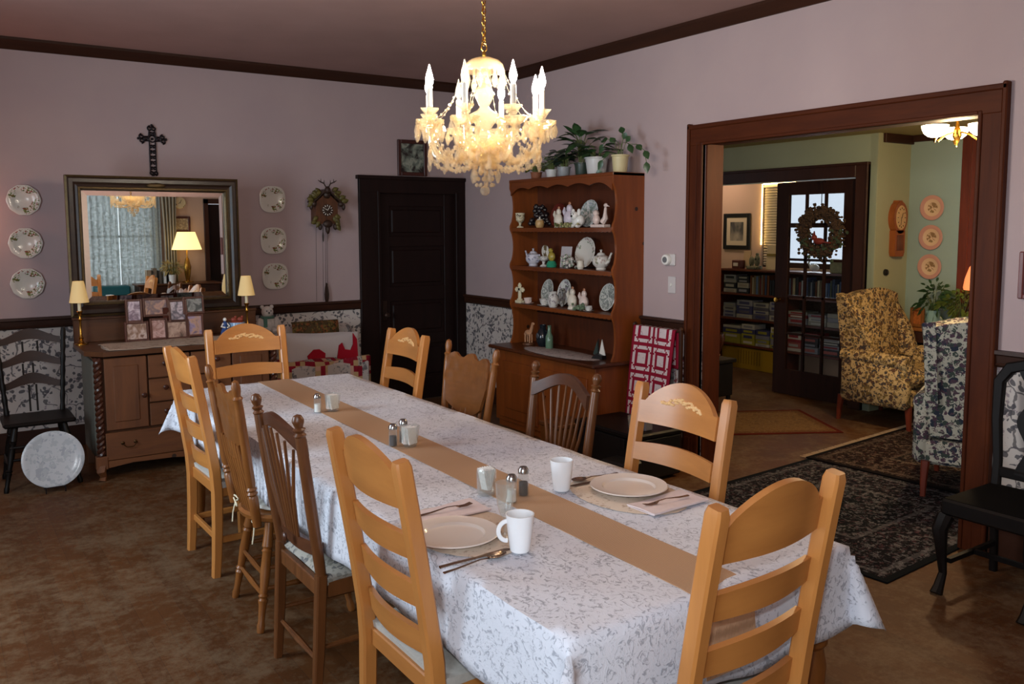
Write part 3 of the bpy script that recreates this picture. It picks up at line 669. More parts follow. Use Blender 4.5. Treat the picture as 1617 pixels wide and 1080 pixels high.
def fork(label, loc, rz, tilt=0):
    m = MB(); m.sweep([(-.1, 0, .003), (-.06, 0, .004), (0, 0, .010), (.03, 0, .008), (.045, 0, .003)], cham(.007, .0025, .0008), scale=[1.5, 1.2, .7, .8, 2.2])
    for i in range(4): m.sweep([(.043, (i-1.5)*.005, .003), (.07, (i-1.5)*.0055, .002), (.092, (i-1.5)*.0055, .006)], cham(.003, .002, .0006))
    o = m.build('fork', M_steel, loc=loc, rot=(0, 0, rz)); tag(o, label, 'fork', 'forks')
def knife(label, loc, rz):
    m = MB(); m.sweep([(-.115, 0, .003), (-.07, 0, .004), (-.005, 0, .003)], cham(.012, .006, .002), scale=[1, .8, .8]); m.sweep([(-.005, 0, .003), (.05, .001, .003), (.1, .001, .003), (.118, -.003, .003)], cham(.015, .0022, .0007), scale=[.7, 1.1, 1.15, .35])
    o = m.build('knife', M_steel, loc=loc, rot=(0, 0, rz)); tag(o, label, 'knife', 'table knives')
def spoon(label, loc, rz):
    m = MB(); m.sweep([(-.1, 0, .003), (-.06, 0, .004), (.02, 0, .009), (.05, 0, .005)], cham(.008, .0025, .0008), scale=[1.4, 1, .6, .9])
    m.lathe([(0, 0), (.010, .002), (.019, .006), (.021, .009), (.0195, .0095), (.01, .005), (0, .003)], 16, Matrix.Translation((.075, 0, .001)) @ Matrix.Diagonal((1.5, 1, 1, 1)))
    o = m.build('spoon', M_steel, loc=loc, rot=(0, 0, rz)); tag(o, label, 'spoon', 'teaspoons')
fork('fork lying on the right napkin', (-2.46, -5.375, PZ+.012), pi-.03); fork('fork lying on the left napkin behind the chair', (-3.09, -5.045, PZ+.012), 0.05)
knife('knife on the cloth nearest us at the left setting', (-3.21, -5.415, PZ+.001), 0.02); spoon('spoon beside the left knife, below the white mug', (-3.235, -5.447, PZ+.001), .09)
knife('knife between the right mug and plate', (-2.485, -5.055, PZ+.003), pi-.03); spoon('spoon behind the knife at the right setting', (-2.46, -5.02, PZ+.003), pi-.03)
g = thing('water_goblet', 'clear stemmed goblet behind the left mug', 'glass', (-3.055, -5.325, PZ+.001))
MB().lathe([(0, 0), (.032, 0), (.034, .003), (.028, .006), (.008, .01), (.005, .02), (.0045, .05), (.007, .06), (.016, .072), (.024, .1), (.027, .13), (.028, .165), (.026, .165), (.025, .13), (.022, .1), (.014, .076), (0, .07)], 26).build('bowl', M_glass, g)
def shaker(label, loc, fillm, h=.07):
    t = thing('shaker', label, 'shaker', loc, 0, 'glass salt and pepper shakers')
    MB().lathe([(0, 0), (.017, 0), (.019, .004), (.0175, h*.8), (.016, h), (0, h)], 12).build('glass_body', M_glass, t)
    MB().lathe([(0, .003), (.015, .003), (.0145, h*.6), (0, h*.6)], 12).build('contents', fillm, t)
    MB().lathe([(0, h), (.0185, h), (.0185, h+.012), (.012, h+.022), (0, h+.024)], 16).build('lid', M_lid, t)
def sugar(label, loc, s=1):
    t = thing('sugar_bowl', label, 'sugar bowl', loc, 0, 'glass bowls of sugar packets')
    MB().lathe([(0, 0), (.026, 0), (.03, .006), (.037, .05), (.041, .085), (.039, .085), (.035, .05), (.028, .008), (0, .006)], 24, Matrix.Scale(s, 4)).build('bowl', M_glass, t)
    m = MB(); rr = random.Random(9)
    for i in range(9): m.box((rr.uniform(-.014, .014), (i-4)*.0055, .047), (.042, .003, .068), 0, Matrix.Scale(s, 4), rot=(rr.uniform(-.2, .2), rr.uniform(-.12, .12), rr.uniform(-.2, .2)))
    m.build('sugar_packets', M_packet, t)
sugar('glass bowl of white packets at the far end of the runner', (-2.795, -3.395, PZ+.003)); shaker('small white shaker left of the far packet bowl', (-2.87, -3.385, PZ+.003), M_salt)
sugar('glass bowl of white packets in the middle of the runner', (-2.80, -4.23, PZ+.003)); shaker('shaker left of the middle packet bowl', (-2.855, -4.185, PZ+.003), M_pepper); shaker('shaker behind the middle packet bowl', (-2.79, -4.15, PZ+.003), M_pepper, .075)
shaker('salt shaker nearest the left mug in the front cluster', (-2.86, -5.07, PZ+.003), M_salt); shaker('pepper shaker rightmost of the front cluster', (-2.785, -5.03, PZ+.003), M_pepper, .075)
t = thing('sugar_pourer', 'ribbed glass jar with packets at the left of the front cluster', 'jar', (-2.885, -4.955, PZ+.003))
MB().lathe([(0, 0), (.028, 0), (.031, .005), (.033, .08), (.03, .09), (.028, .09), (.030, .08), (.028, .008), (0, .006)], 24, mod=lambda a, r: 1+.03*cos(12*a)).build('jar_body', M_glass, t)
m = MB()
for i in range(6): m.box(((i-2.5)*.006, 0, .055), (.003, .034, .075), 0, rot=(.06*(i-2), .05*(i-3), .1))
m.build('sugar_packets', M_packet, t)
# ================================================================== CHANDELIER
M_cut = glassy('cut_crystal', '#f5ecd8', .2, .06, '#fff6e2', 1.75)
M_bead = glassy('crystal_bead', '#f3ead8', .2, .05, '#fff8ea', 1.9)
M_candle = plain('ivory_candle_sleeve', '#e6e0d2', .4)
M_bulb = plain('lit_candle_bulb', '#fff1d0', .3, emit='#fff2de', es=440)
M_deadbulb = glassy('unlit_clear_bulb', '#efe9da', .15, .03, '#ffffff', 1.5)
CH = thing('chandelier', 'crystal chandelier with eight candle bulbs hanging over the dining table', 'chandelier', (-2.47, -4.30, 0))
R_ = Vector((cos(_yaw), -sin(_yaw), 0)); F_ = Vector((sin(_yaw), cos(_yaw), 0))
m = MB()
for i in range(30):
    z = 2.435+i*.0205; a = (i % 2)*pi/2
    m.tube([(cos(a)*.0085*cos(q), sin(a)*.0085*cos(q), z+.0145*sin(q)) for q in [2*pi*k/10 for k in range(10)]], .0022, 5, closed=True)
m.tube([(.004*sin(i*1.3), .004*cos(i*1.3), 2.43+i*.031) for i in range(20)], .0018, 5); m.build('chain', M_brass, CH)
MB().lathe([(0, CZ-.05), (.03, CZ-.045), (.06, CZ-.012), (.062, CZ), (0, CZ)], 20).build('ceiling_rose', M_brass, CH)
m = MB(); m.tube([(.013*cos(q), 0, 2.415+.017*sin(q)) for q in [2*pi*k/14 for k in range(14)]], .003, 6, closed=True); m.lathe([(.006, 2.375), (.009, 2.385), (.005, 2.4), (0, 2.402)], 10); m.build('hanging_loop', M_brass, CH)
MB().lathe([(.083, 2.315), (.085, 2.322), (.078, 2.345), (.06, 2.362), (.03, 2.373), (.0, 2.376), (0, 2.371), (.03, 2.368), (.058, 2.357), (.075, 2.342), (.081, 2.318)], 28, mod=lambda a, r: 1+.02*cos(14*a)).build('bell_dome', M_cut, CH)
MB().lathe([(0, 1.93), (.03, 1.935), (.055, 1.95), (.03, 1.97), (.02, 1.985), (.05, 2.01), (.085, 2.035), (.09, 2.05), (.05, 2.06), (.022, 2.075), (.035, 2.10), (.055, 2.125), (.06, 2.145), (.03, 2.16), (.018, 2.175), (.03, 2.2), (.042, 2.225), (.03, 2.25), (.014, 2.27), (.02, 2.3), (.012, 2.33), (.008, 2.372), (0, 2.372)], 24, mod=lambda a, r: 1+.05*cos(10*a)).build('column', M_cut, CH)
MB().lathe([(.0, 1.985), (.06, 1.99), (.10, 2.01), (.115, 2.035), (.112, 2.036), (.095, 2.014), (.05, 1.995), (0, 1.99)], 28, mod=lambda a, r: 1+.04*cos(14*a)).build('receiver_bowl', M_cut, CH)
drop_bm = MB(); drop_bm.lathe([(0, -.052), (.004, -.05), (.0095, -.036), (.011, -.028), (.006, -.012), (.003, -.006), (0, -.004)], 6); drop_bm.ball((0, 0, 0), .0055, 6, 4)
drop0 = drop_bm.build('crystal_drop', M_bead, flat=True); drop_me = drop0.data; bpy.data.objects.remove(drop0)
def drop(parent, loc, s=1.0):
    o = bpy.data.objects.new('crystal_drop', drop_me); COL.objects.link(o); o.parent = parent; o.location = loc; o.scale = (s, s, s); return o
RA = .245
for k, (deg, near) in enumerate([(-74, 0), (-29, 0), (16, 0), (61, 0), (-74, 1), (-29, 1), (16, 1), (61, 1)]):
    a = radians(deg+180*near); d = R_*sin(a)+F_*cos(a)
    A = MB(); P = lambda r, z: (d.x*r, d.y*r, z)
    A.tube([P(.05, 2.02), P(.085, 1.985), P(.13, 1.955), P(.18, 1.955), P(.22, 1.985), P(.24, 2.03), P(RA, 2.075)], [.012, .011, .0105, .010, .0095, .009, .009], 8)
    A.tube([P(.09, 2.04), P(.12, 2.07), P(.155, 2.075), P(.17, 2.055), P(.155, 2.04), P(.14, 2.05)], [.008, .0075, .007, .006, .005, .004], 7)
    A.lathe([(0, 2.118), (.014, 2.118), (.020, 2.13), (.036, 2.15), (.038, 2.153), (.03, 2.147), (.014, 2.135), (0, 2.135)], 12, Matrix.Translation((d.x*RA, d.y*RA, 0)), mod=lambda q, r: 1+.10*cos(6*q))
    arm = A.build('arm', M_cut, CH)
    MB().lathe([(0, 2.075), (.02, 2.076), (.045, 2.09), (.058, 2.108), (.056, 2.109), (.04, 2.095), (.015, 2.082), (0, 2.082)], 20, Matrix.Translation((d.x*RA, d.y*RA, 0)), mod=lambda q, r: 1+.09*cos(8*q)).build('drip_pan', M_cut, arm)
    MB().lathe([(0, 2.13), (.0115, 2.13), (.0115, 2.232), (.006, 2.236), (0, 2.236)], 12, Matrix.Translation((d.x*RA, d.y*RA, 0))).build('candle', M_candle, arm)
    dead = (k == 1 or k == 6)
    MB().lathe([(0, 2.236), (.006, 2.237), (.0135, 2.252), (.0155, 2.266), (.012, 2.285), (.006, 2.305), (.002, 2.322), (0, 2.326)], 12, Matrix.Translation((d.x*RA, d.y*RA, 0))).build('bulb', M_deadbulb if dead else M_bulb, arm, label='unlit clear bulb' if dead else None)
    for i in range(7):
        q = 2*pi*i/7+a; drop(arm, (d.x*RA+.054*cos(q), d.y*RA+.054*sin(q), 2.098), 1.15)
    # bead swag to the next arm and one to the bowl
    a2 = a+radians(45 if (deg != 61) else 45); d2 = R_*sin(a2)+F_*cos(a2); s = MB()
    def strand(pts, r0, r1):
        s = MB()
        for i, p in enumerate(pts): s.ball(p, r0 if i % 2 else r1, 6, 4)
        s.tube(pts, .0012, 4); s.build('bead_strand', M_bead, CH, flat=True)
    L_ = []
    for i in range(15):
        u = i/14; pt = (d*(RA*.95)).lerp(d2*(RA*.95), u); L_.append((pt.x*(1+.06*sin(pi*u)), pt.y*(1+.06*sin(pi*u)), 2.085-.115*sin(pi*u)**.8))
    strand(L_, .0078, .0102)
    strand([(d.x*(RA*.9-.17*i/12), d.y*(RA*.9-.17*i/12), 2.06-.02*i/12-.105*sin(pi*i/12*.9)) for i in range(13)], .0066, .0084)
    strand([(d.x*(.082+.15*i/8), d.y*(.082+.15*i/8), 2.318-.21*i/8-.04*sin(pi*i/8)) for i in range(9)], .005, .0062)
    e_ = R_*sin(a+.39)+F_*cos(a+.39)
    strand([(e_.x*(.225-.165*u-.0+.035*sin(pi*u)), e_.y*(.225-.165*u+.035*sin(pi*u)), 1.985-.055*u-.035*sin(pi*u)) for u in [i/10 for i in range(11)]], .0085, .0105)
    for u in (.25, .5, .75):
        pt = (d*(RA*.95)).lerp(d2*(RA*.95), u); drop(CH, (pt.x*(1+.06*sin(pi*u)), pt.y*(1+.06*sin(pi*u)), 2.075-.115*sin(pi*u)**.8), 1.0)
for i in range(8):
    q = 2*pi*i/8; drop(CH, (.08*cos(q), .08*sin(q), 2.312), 1.35)
for i in range(10):
    q = 2*pi*i/10+.2; drop(CH, (.108*cos(q), .108*sin(q), 2.02), 1.2)
    if i % 2: drop(CH, (.055*cos(q), .055*sin(q), 1.93), 1.3)
m = MB()
for r, z, n in ((.048, 1.93, 12), (.044, 1.905, 11), (.034, 1.88, 9), (.036, 1.855, 9)):
    for i in range(n): q = 2*pi*i/n+z*40; m.ball((r*cos(q), r*sin(q), z), .0085, 6, 4)
m.build('bottom_cascade', M_bead, CH, flat=True)
m = MB(); m.ball((0, 0, 1.832), .021, 8, 6); m.lathe([(0, 1.935), (.005, 1.93), (.005, 1.85), (0, 1.845)], 6); m.build('crystal_ball_finial', M_bead, CH, flat=True)

# ================================================================== BACK WALL
t = thing('wall_sconce', 'small warm-lit sconce on the back wall left of the fruit-pattern plates', 'lamp', (-4.28, 0, 1.72))
MB().box((0, -.01, 0), (.07, .02, .16), .006).tube([(0, -.02, -.04), (0, -.07, -.06), (0, -.085, -.01)], .007, 8).build('bracket', M_brass, t)
MB().lathe([(.06, -.02), (.062, -.02), (.04, .10), (.038, .10)], 24, Matrix.Translation((0, -.085, 0))).build('shade', shade_mat('peach_sconce_shade', '#e0b090', 25, '#ffb090'), t)
FACE_Y = (pi/2, 0, 0)
WP = [(0, .002), (.05, .002), (.062, .006), (.075, .010), (.108, .018), (.1125, .021), (.108, .0225), (.076, .0145), (.064, .011), (.05, .007), (0, .006)]
M_fruit = plate_mat('fruit_pattern_china', '#cfcac0', .1125, ['#7d8a4a', '#8a3b34', '#5c6a3a'], .5, .93, 42, .60)
for x, z, lab in ((-3.805, 1.893, 'fruit-pattern china plate, uppermost of the three left of the mirror'), (-3.808, 1.574, 'fruit-pattern china plate, middle of the three left of the mirror'), (-3.81, 1.273, 'fruit-pattern china plate, lowest of the three left of the mirror, above the dark chair')):
    o = MB().lathe(WP, 40, mod=lambda a, r: 1+(.02*cos(10*a) if r > .1 else 0)).build('china_plate', M_fruit, loc=(x, -.001, z), rot=FACE_Y); tag(o, lab, 'plate', 'fruit plates on the back wall')
for i, (x, z, lab) in enumerate(((-1.93, 1.926, 'squarish fruit-pattern plate, uppermost of the three beside the cuckoo clock'), (-1.931, 1.571, 'squarish fruit-pattern plate, middle of the three beside the cuckoo clock'), (-1.925, 1.263, 'squarish fruit-pattern plate, lowest of the three, above the right candlestick lamp'))):
    o = MB().lathe(WP, 48, mod=lambda a, r: 1.06+.055*cos(4*a+pi)*(1 if r > .06 else .3)).build('china_plate', M_fruit, loc=(x, -.001, z), rot=FACE_Y); tag(o, lab, 'plate', 'fruit plates on the back wall')
# wrought cross
m = MB()
def scroll(cx, cz, r, a0, turns, y=-.014, th=.0075):
    m.tube([(cx+r*(1-.65*i/18)*cos(a0+turns*2*pi*i/18), y, cz+r*(1-.65*i/18)*sin(a0+turns*2*pi*i/18)) for i in range(19)], th, 6)
for s in (-1, 1):
    m.tube([(s*.024, -.014, z) for z in (-.25, -.1, .0)], .006, 6); m.tube([(s*.024, -.014, 0), (s*.03, -.014, .012), (s*.068, -.014, .014)], .006, 6); m.tube([(s*.068, -.014, .046), (s*.028, -.014, .05), (s*.022, -.014, .10)], .006, 6)
    for z in (-.215, -.17, -.125, -.08, -.035): scroll(s*.012, z, .014, s*.4, .9)
    scroll(s*.05, .03, .016, 0, 1.1); scroll(s*.085, .047, .021, pi/2, 1.1); scroll(s*.085, .012, .021, -pi/2, 1.1); scroll(s*.016, .115, .021, pi/2, 1.1); scroll(s*.017, -.255, .018, -pi/2, 1.1); scroll(s*.012, .07, .014, 0, 1)
m.tube([(.027*cos(q), -.014, .03+.027*sin(q)) for q in [2*pi*k/16 for k in range(16)]], .006, 6, closed=True); m.ball((0, -.014, .03), .010, 8, 6); m.ball((0, -.014, .142), .011, 8, 6); m.ball((-.112, -.014, .03), .011, 8, 6); m.ball((.112, -.014, .03), .011, 8, 6); m.ball((0, -.014, -.27), .009, 8, 6)
m.box((0, -.006, .03), (.02, .012, .02))
o = m.build('wall_cross', M_iron, loc=(-2.886, 0, 2.36)); o.scale = (.93, 1, .95); tag(o, 'dark scrolled iron cross on the wall above the mirror', 'cross')
# small framed painting above the door
def framed(name, label, cat, cx, cz, w, h, fw, fm, pm, wall='back', at=0.0, mat_=None, mw=0, group=None, d=.025):
    rot = {'back': (0, 0, 0), 'right': (0, 0, -pi/2), 'left': (0, 0, pi/2), 'front': (0, 0, pi)}[wall]
    loc = {'back': (cx, at, cz), 'right': (at, cx, cz), 'left': (at, cx, cz), 'front': (cx, at, cz)}[wall]
    t = thing(name, label, cat, loc, rot[2], group); f = MB()
    for s in (-1, 1):
        f.box((s*(w-fw)/2, -d/2, 0), (fw, d, h), .005); f.box((0, -d/2, s*(h-fw)/2), (w-2*fw+.004, d*.96, fw), .005)
    f.build('frame', fm, t); MB().box((0, -.007, 0), (w-2*fw, .008, h-2*fw)).build('picture', pm, t)
    if mat_:
        q = MB(); iw, ih = w-2*fw, h-2*fw
        for s in (-1, 1): q.box((s*(iw-mw)/2, -.012, 0), (mw, .004, ih)); q.box((0, -.012, s*(ih-mw)/2), (iw, .0038, mw))
        q.build('mount', mat_, t)
    return t
M_stilllife = picture_mat('dark_flower_painting', ['#1c1512', '#2a1f1a', '#6c7468', '#9a9d8c', '#2a1f1a'], 11)
framed('framed_painting', 'dark framed flower painting resting on the door casing', 'picture', -.57, 2.335, .31, .335, .035, wood('brown_red_frame', '#341510', '#4a2117', .35, 2, 9), M_stilllife)
# cuckoo clock
CK = thing('cuckoo_clock', 'carved wooden cuckoo clock with antlered top and hanging pinecone weight', 'clock', (-1.48, 0, 1.845))
M_ck = wood('carved_walnut', '#432514', '#6a3f22', .45, 2, 14); M_ckl = plain('carved_olive_leaf', '#5a5124', .5, var=.3, vscale=30); M_ckd = plain('carved_dark_brown', '#2e1b10', .5, var=.2, vscale=30)
MB().prism([(-.10, -.13), (.10, -.13), (.10, .06), (0, .15), (-.10, .06)], -.13, 0).build('case', M_ck, CK)
m = MB()
for s in (-1, 1): m.box((s*.068, -.07, .115), (.165, .16, .014), .003, rot=(0, s*radians(42), 0))
m.build('roof', M_ckd, CK)
MB().lathe([(0, 0), (.05, 0), (.052, .006), (.03, .010), (0, .010)], 24, Matrix.Translation((0, -.13, -.01)) @ Matrix.Rotation(pi/2, 4, 'X')).build('dial', M_ckd, CK)
m = MB()
for i in range(12):
    q = pi*i/6; m.box((.04*sin(q), -.142, -.01+.04*cos(q)), (.006, .003, .014), rot=(0, q, 0))
m.box((.008, -.145, .002), (.005, .002, .035), rot=(0, .6, 0)); m.box((-.01, -.145, -.004), (.005, .002, .028), rot=(0, -1.1, 0)); m.build('numerals_and_hands', plain('ivory_numerals', '#d8d2c8', .4), CK)
def leafblade(m, p, d, L, w, n=(0, -1, 0), droop=.15, mi=0):
    p = Vector(p); d = Vector(d).normalized(); n = Vector(n); sd = d.cross(n).normalized(); vs = []
    for t, k in ((0, .05), (.25, .8), (.5, 1), (.75, .62), (1, .02)):
        c = p+d*(L*t)-Vector((0, 0, 1))*(droop*L*t*t); vs += [c-sd*w*k/2, c+n*(w*.12*k), c+sd*w*k/2]
    fs = []
    for i in range(4): fs += [(3*i, 3*i+1, 3*i+4, 3*i+3), (3*i+1, 3*i+2, 3*i+5, 3*i+4)]
    m.add(vs, fs, mi=mi)
m = MB(); rr = random.Random(5)
for i in range(26):
    s = rr.choice((-1, 1)); q = rr.uniform(-.2, 1.7)
    if i < 16: x, z = s*(.045+.085*(1-i/16)), .06+.10*(i/16); leafblade(m, (x, -.12-rr.uniform(0, .04), z), (s*rr.uniform(.4, 1), 0, rr.uniform(-.4, .8)), .075, .05)
    else: x, z = s*rr.uniform(.05, .11), rr.uniform(-.15, -.06); leafblade(m, (x, -.13-rr.uniform(0, .03), z), (s*rr.uniform(.2, .8), 0, rr.uniform(-1, .1)), .06, .045)
lf = m.build('carved_leaves', M_ckl, CK); lm = lf.modifiers.new('t', 'SOLIDIFY'); lm.thickness = .008
m = MB(); m.ball((0, -.15, .165), (.026, .03, .034), 10, 8); m.ball((0, -.178, .155), (.013, .02, .014), 8, 6); m.ball((0, -.13, .125), (.035, .03, .035), 10, 8)
for s in (-1, 1):
    m.tube([(s*.012, -.145, .19), (s*.03, -.145, .222), (s*.065, -.15, .236), (s*.085, -.15, .25)], [.006, .006, .005, .003], 6); m.tube([(s*.03, -.145, .222), (s*.028, -.15, .252)], [.005, .002], 6); m.tube([(s*.06, -.15, .235), (s*.058, -.15, .262)], [.004, .002], 6)
m.build('stag_head', M_ckd, CK)
for s in (-1, 1): MB().ball((s*.125, -.14, .045), (.028, .022, .026), 8, 6).ball((s*.15, -.14, .02), (.018, .016, .03), 8, 6).build('carved_bird', M_ckd, CK); MB().ball((s*.07, -.135, -.155), (.02, .018, .03), 8, 6).build('carved_acorn', M_ckd, CK)
MB().ball((0, -.14, -.13), (.045, .02, .035), 10, 8).ball((0, -.135, -.175), (.022, .018, .045), 8, 6).build('carved_flower', M_ckd, CK)
m = MB(); m.lathe([(0, -.29), (.006, -.28), (.009, -.235), (.004, -.2), (.003, -.1), (0, -.1)], 8, Matrix.Translation((-.015, -.06, 0))); m.build('pendulum', M_ckd, CK)
m = MB()
for x in (-.075, -.012, .03, .012): m.tube([(x, -.05, -.12), (x, -.02, -.76 if x in (.03, .012) else -.82)], .0016, 5)
m.build('weight_chains', M_iron, CK)
m = MB(); m.lathe([(0, -.86), (.008, -.85), (.019, -.80), (.021, -.76), (.014, -.70), (.005, -.66), (0, -.655)], 12, Matrix.Translation((.02, -.024, 0)), mod=lambda a, r: 1+.12*cos(6*a)); m.build('pinecone_weight', M_ckd, CK)

# ================================================================== DRESSER
DX, DY0, DY1, DTZ = -2.94, -1.20, -.585, .87
ds = thing('dresser', 'worn pine dresser with barley-twist corner columns, below the mirror', 'dresser', (DX, 0, 0))
hx = .625
m = MB(); m.box((0, (DY0+DY1)/2+.02, .47), (2*hx-.06, DY1-DY0-.06, .68)); m.build('carcass', M_dress, ds)
for s in (-1, 1): MB().box((s*(hx-.025), (DY0+DY1)/2+.045, .47), (.02, DY1-DY0-.13, .66), .004).build('side_panel', M_gray, ds, label='grey-green side panel')
MB().prism([(-hx-.03, DY1), (-hx-.03, DY0+.10), (-hx+.07, DY0-.012), (hx-.07, DY0-.012), (hx+.03, DY0+.10), (hx+.03, DY1)], DTZ-.032, DTZ, plane='xy').build('top', M_dtop, ds)
m = MB(); m.box((0, DY1-.012, DTZ+.085), (2*hx+.05, .022, .17), .004); m.box((0, DY1-.015, DTZ+.172), (2*hx+.06, .04, .018), .004); m.build('back_gallery', M_dtop, ds)
for s in (-1, 1):
    tw = MB(); n = 80
    for k in range(2):
        tw.tube([(s*(hx-.035)+.0135*cos(2*pi*i/n*9+k*pi), DY0+.02+.0135*sin(2*pi*i/n*9+k*pi), .165+(.82-.165)*i/n) for i in range(n+1)], .0155, 7)
    tw.build('twist_column', M_maroon, ds)
    lg = MB(); lg.box((s*(hx-.035), DY0+.03, .125), (.075, .075, .09), .006)
    lg.sweep([(s*(hx-.035), DY0+.02, .1), (s*(hx-.025), DY0+.005, .07), (s*(hx-.04), DY0+.022, .03), (s*(hx-.03), DY0+.008, 0)], cham(.05, .05, .01), up=(1, 0, 0), scale=[1.2, 1.1, .75, .9]); lg.build('leg', M_dressv, ds)
    lg = MB(); lg.box((s*(hx-.04), DY1-.04, .07), (.05, .05, .14), .004); lg.build('leg', M_dressv, ds)
def face(name, x0, x1, z0, z1, mat, y=DY0+.02, raised=True):
    f = MB(); f.box(((x0+x1)/2, y, (z0+z1)/2), (x1-x0-.006, .03, z1-z0-.006), .004)
    if raised: f.box(((x0+x1)/2, y-.006, (z0+z1)/2), (x1-x0-.11, .03, z1-z0-.11), .006)
    return f.build(name, mat, ds)
def knob(par, x, z, y=DY0, mat=None):
    MB().lathe([(0, 0), (.008, 0), (.007, .012), (.017, .02), (.018, .027), (.01, .034), (0, .035)], 12, Matrix.Translation((x, y, z)) @ Matrix.Rotation(pi/2, 4, 'X')).build('knob', mat or M_maroon, par)
for s in (-1, 1):
    dd = face('door', s*.555 if s < 0 else .285, s*.285 if s < 0 else .555, .335, .825, M_dressv); knob(dd, s*.315, .56)
for z0, z1 in ((.335, .495), (.498, .66), (.663, .825)):
    for s in (-1, 1):
        w_ = face('drawer', -.28 if s < 0 else .003, -.003 if s < 0 else .28, z0, z1, M_dress, raised=False); knob(w_, s*.175, (z0+z1)/2+.02)
w_ = face('drawer', -.565, .565, .135, .325, M_dress, raised=False, y=DY0+.012)
for x in (-.42, .42):
    b = MB(); b.tube([(x-.04, DY0-.005, .245), (x-.04, DY0-.025, .24), (x-.02, DY0-.03, .222), (x+.02, DY0-.03, .222), (x+.04, DY0-.025, .24), (x+.04, DY0-.005, .245)], .004, 6)
    for s in (-1, 1): b.ball((x+s*.04, DY0-.006, .246), (.012, .005, .012), 8, 6)
    b.build('bail_pull', plain('dark_brass_pull', '#4b3620', .35, .9), w_)
MB().prism([(-.58, .135), (-.58, .085), (-.4, .105), (-.15, .10), (0, .085), (.15, .10), (.4, .105), (.58, .085), (.58, .135)], DY0, DY0+.025).build('apron', M_dress, ds)
# mirror standing behind the dresser gallery
mi = thing('wall_mirror', 'large dark-framed mirror with gilt edging standing behind the dresser', 'mirror', (-3.0, -.575, 0))
mw, z0, z1, fw = .595, 1.06, 2.052, .10
m = MB()
PROF = [(0, 0), (0, -.035), (.02, -.05), (.045, -.05), (.06, -.038), (.075, -.042), (.1, -.02), (.1, 0)]
def frame_ring(mb, w_, za, zb, prof):
    n = len(prof); vs = []
    for i, (sx, sz) in enumerate(((-1, -1), (1, -1), (1, 1), (-1, 1))):
        for a, d in prof: vs.append((sx*(w_-a), d, (za+a) if sz < 0 else (zb-a)))
    fs = [(i*n+q, i*n+(q+1) % n, ((i+1) % 4)*n+(q+1) % n, ((i+1) % 4)*n+q) for i in range(4) for q in range(n)]
    mb.add(vs, fs)
frame_ring(m, mw, z0, z1, PROF); m.build('frame', M_mframe, mi, sharp=20)
m = MB(); frame_ring(m, mw+.004, z0-.004, z1+.004, [(0, 0), (0, -.04), (.014, -.044), (.018, -.03), (.018, 0)]); frame_ring(m, mw-.078, z0+.078, z1-.078, [(0, -.03), (0, -.046), (.012, -.047), (.022, -.022), (.022, -.015)])
for x in (-.0,): m.ball((x, -.05, z1-.06), (.07, .012, .02), 12, 6)
m.build('gilt_edging', M_gilt, mi, sharp=20)
gw, g0, g1 = mw-.095, z0+.095, z1-.095
m = MB(); m.box((0, -.012, (g0+g1)/2), (2*gw-.08, .006, g1-g0-.08)); m.build('glass', M_mirror, mi, flat=True)
m = MB(); b = .042; vs = []
for sx, sz in ((-1, -1), (1, -1), (1, 1), (-1, 1)):
    zc = g0 if sz < 0 else g1; vs += [(sx*gw, -.0105, zc), (sx*(gw-b), -.0152, zc-sz*b)]
m.add(vs, [(2*i, 2*((i+1) % 4), 2*((i+1) % 4)+1, 2*i+1) for i in range(4)]); m.build('bevel', M_mirror, mi, flat=True)
m = MB()
for s in (-1, 1): m.box((s*.45, .012, .55), (.05, .022, 1.1))
m.build('back_support', M_mframe, mi)
# candlestick lamps
M_shade1 = shade_mat('cream_pleated_shade', '#cdb98c', .24, '#f0c070')
def stick_lamp(label, x, y):
    t = thing('candlestick_lamp', label, 'lamp', (x, y, DTZ), 0, 'candlestick lamps on the dresser')
    MB().lathe([(0, 0), (.045, 0), (.045, .006), (.02, .015), (.012, .03), (.018, .045), (.008, .06), (.0075, .16), (.014, .175), (.008, .19), (.014, .22), (.021, .232), (.018, .236), (0, .236)], 20).build('base', M_brass, t)
    MB().lathe([(0, .236), (.0115, .236), (.0115, .325), (0, .325)], 14).build('candle_sleeve', M_cream, t)
    MB().lathe([(.062, .295), (.063, .297), (.036, .445), (.034, .445), (.060, .297)], 40, mod=lambda a, r: 1+.012*cos(20*a)).build('shade', M_shade1, t)
stick_lamp('left candlestick lamp with cream shade at the mirror corner', -3.555, -.69); stick_lamp('right candlestick lamp with cream shade beside the blue bowl', -2.40, -.74)
o = MB().sheet(lambda u, v: ((u-.5)*1.05*(1-.04*sin(v*40)), (v-.5)*.40+(.012*sin(u*50) if v < .1 else 0), .0045+.001*sin(u*30)), 40, 14, .002).build('dresser_scarf', floral('beige_lace_scarf', '#b5a392', ['#8e7c6c'], 30, .55), loc=(-2.93, -.985, DTZ)); tag(o, 'beige lace scarf on the dresser top', 'doily')
pf = thing('photo_collage', 'clustered red-brown frames holding eight small family photos on the dresser', 'picture frame', (-2.995, -.76, DTZ+.006), 0, rot=(radians(-7), 0, 0))
M_pfr = wood('red_brown_photo_frame', '#3a1912', '#552619', .35, 2, 9)
PH = [(-.215, .215, .092, .145, 0), (-.065, .235, .155, .112, 1), (.085, .2, .11, .14, 2), (.20, .235, .13, .105, 3), (-.205, .066, .14, .118, 4), (-.055, .075, .10, .135, 5), (.073, .062, .145, .118, 6), (.20, .085, .105, .145, 7)]
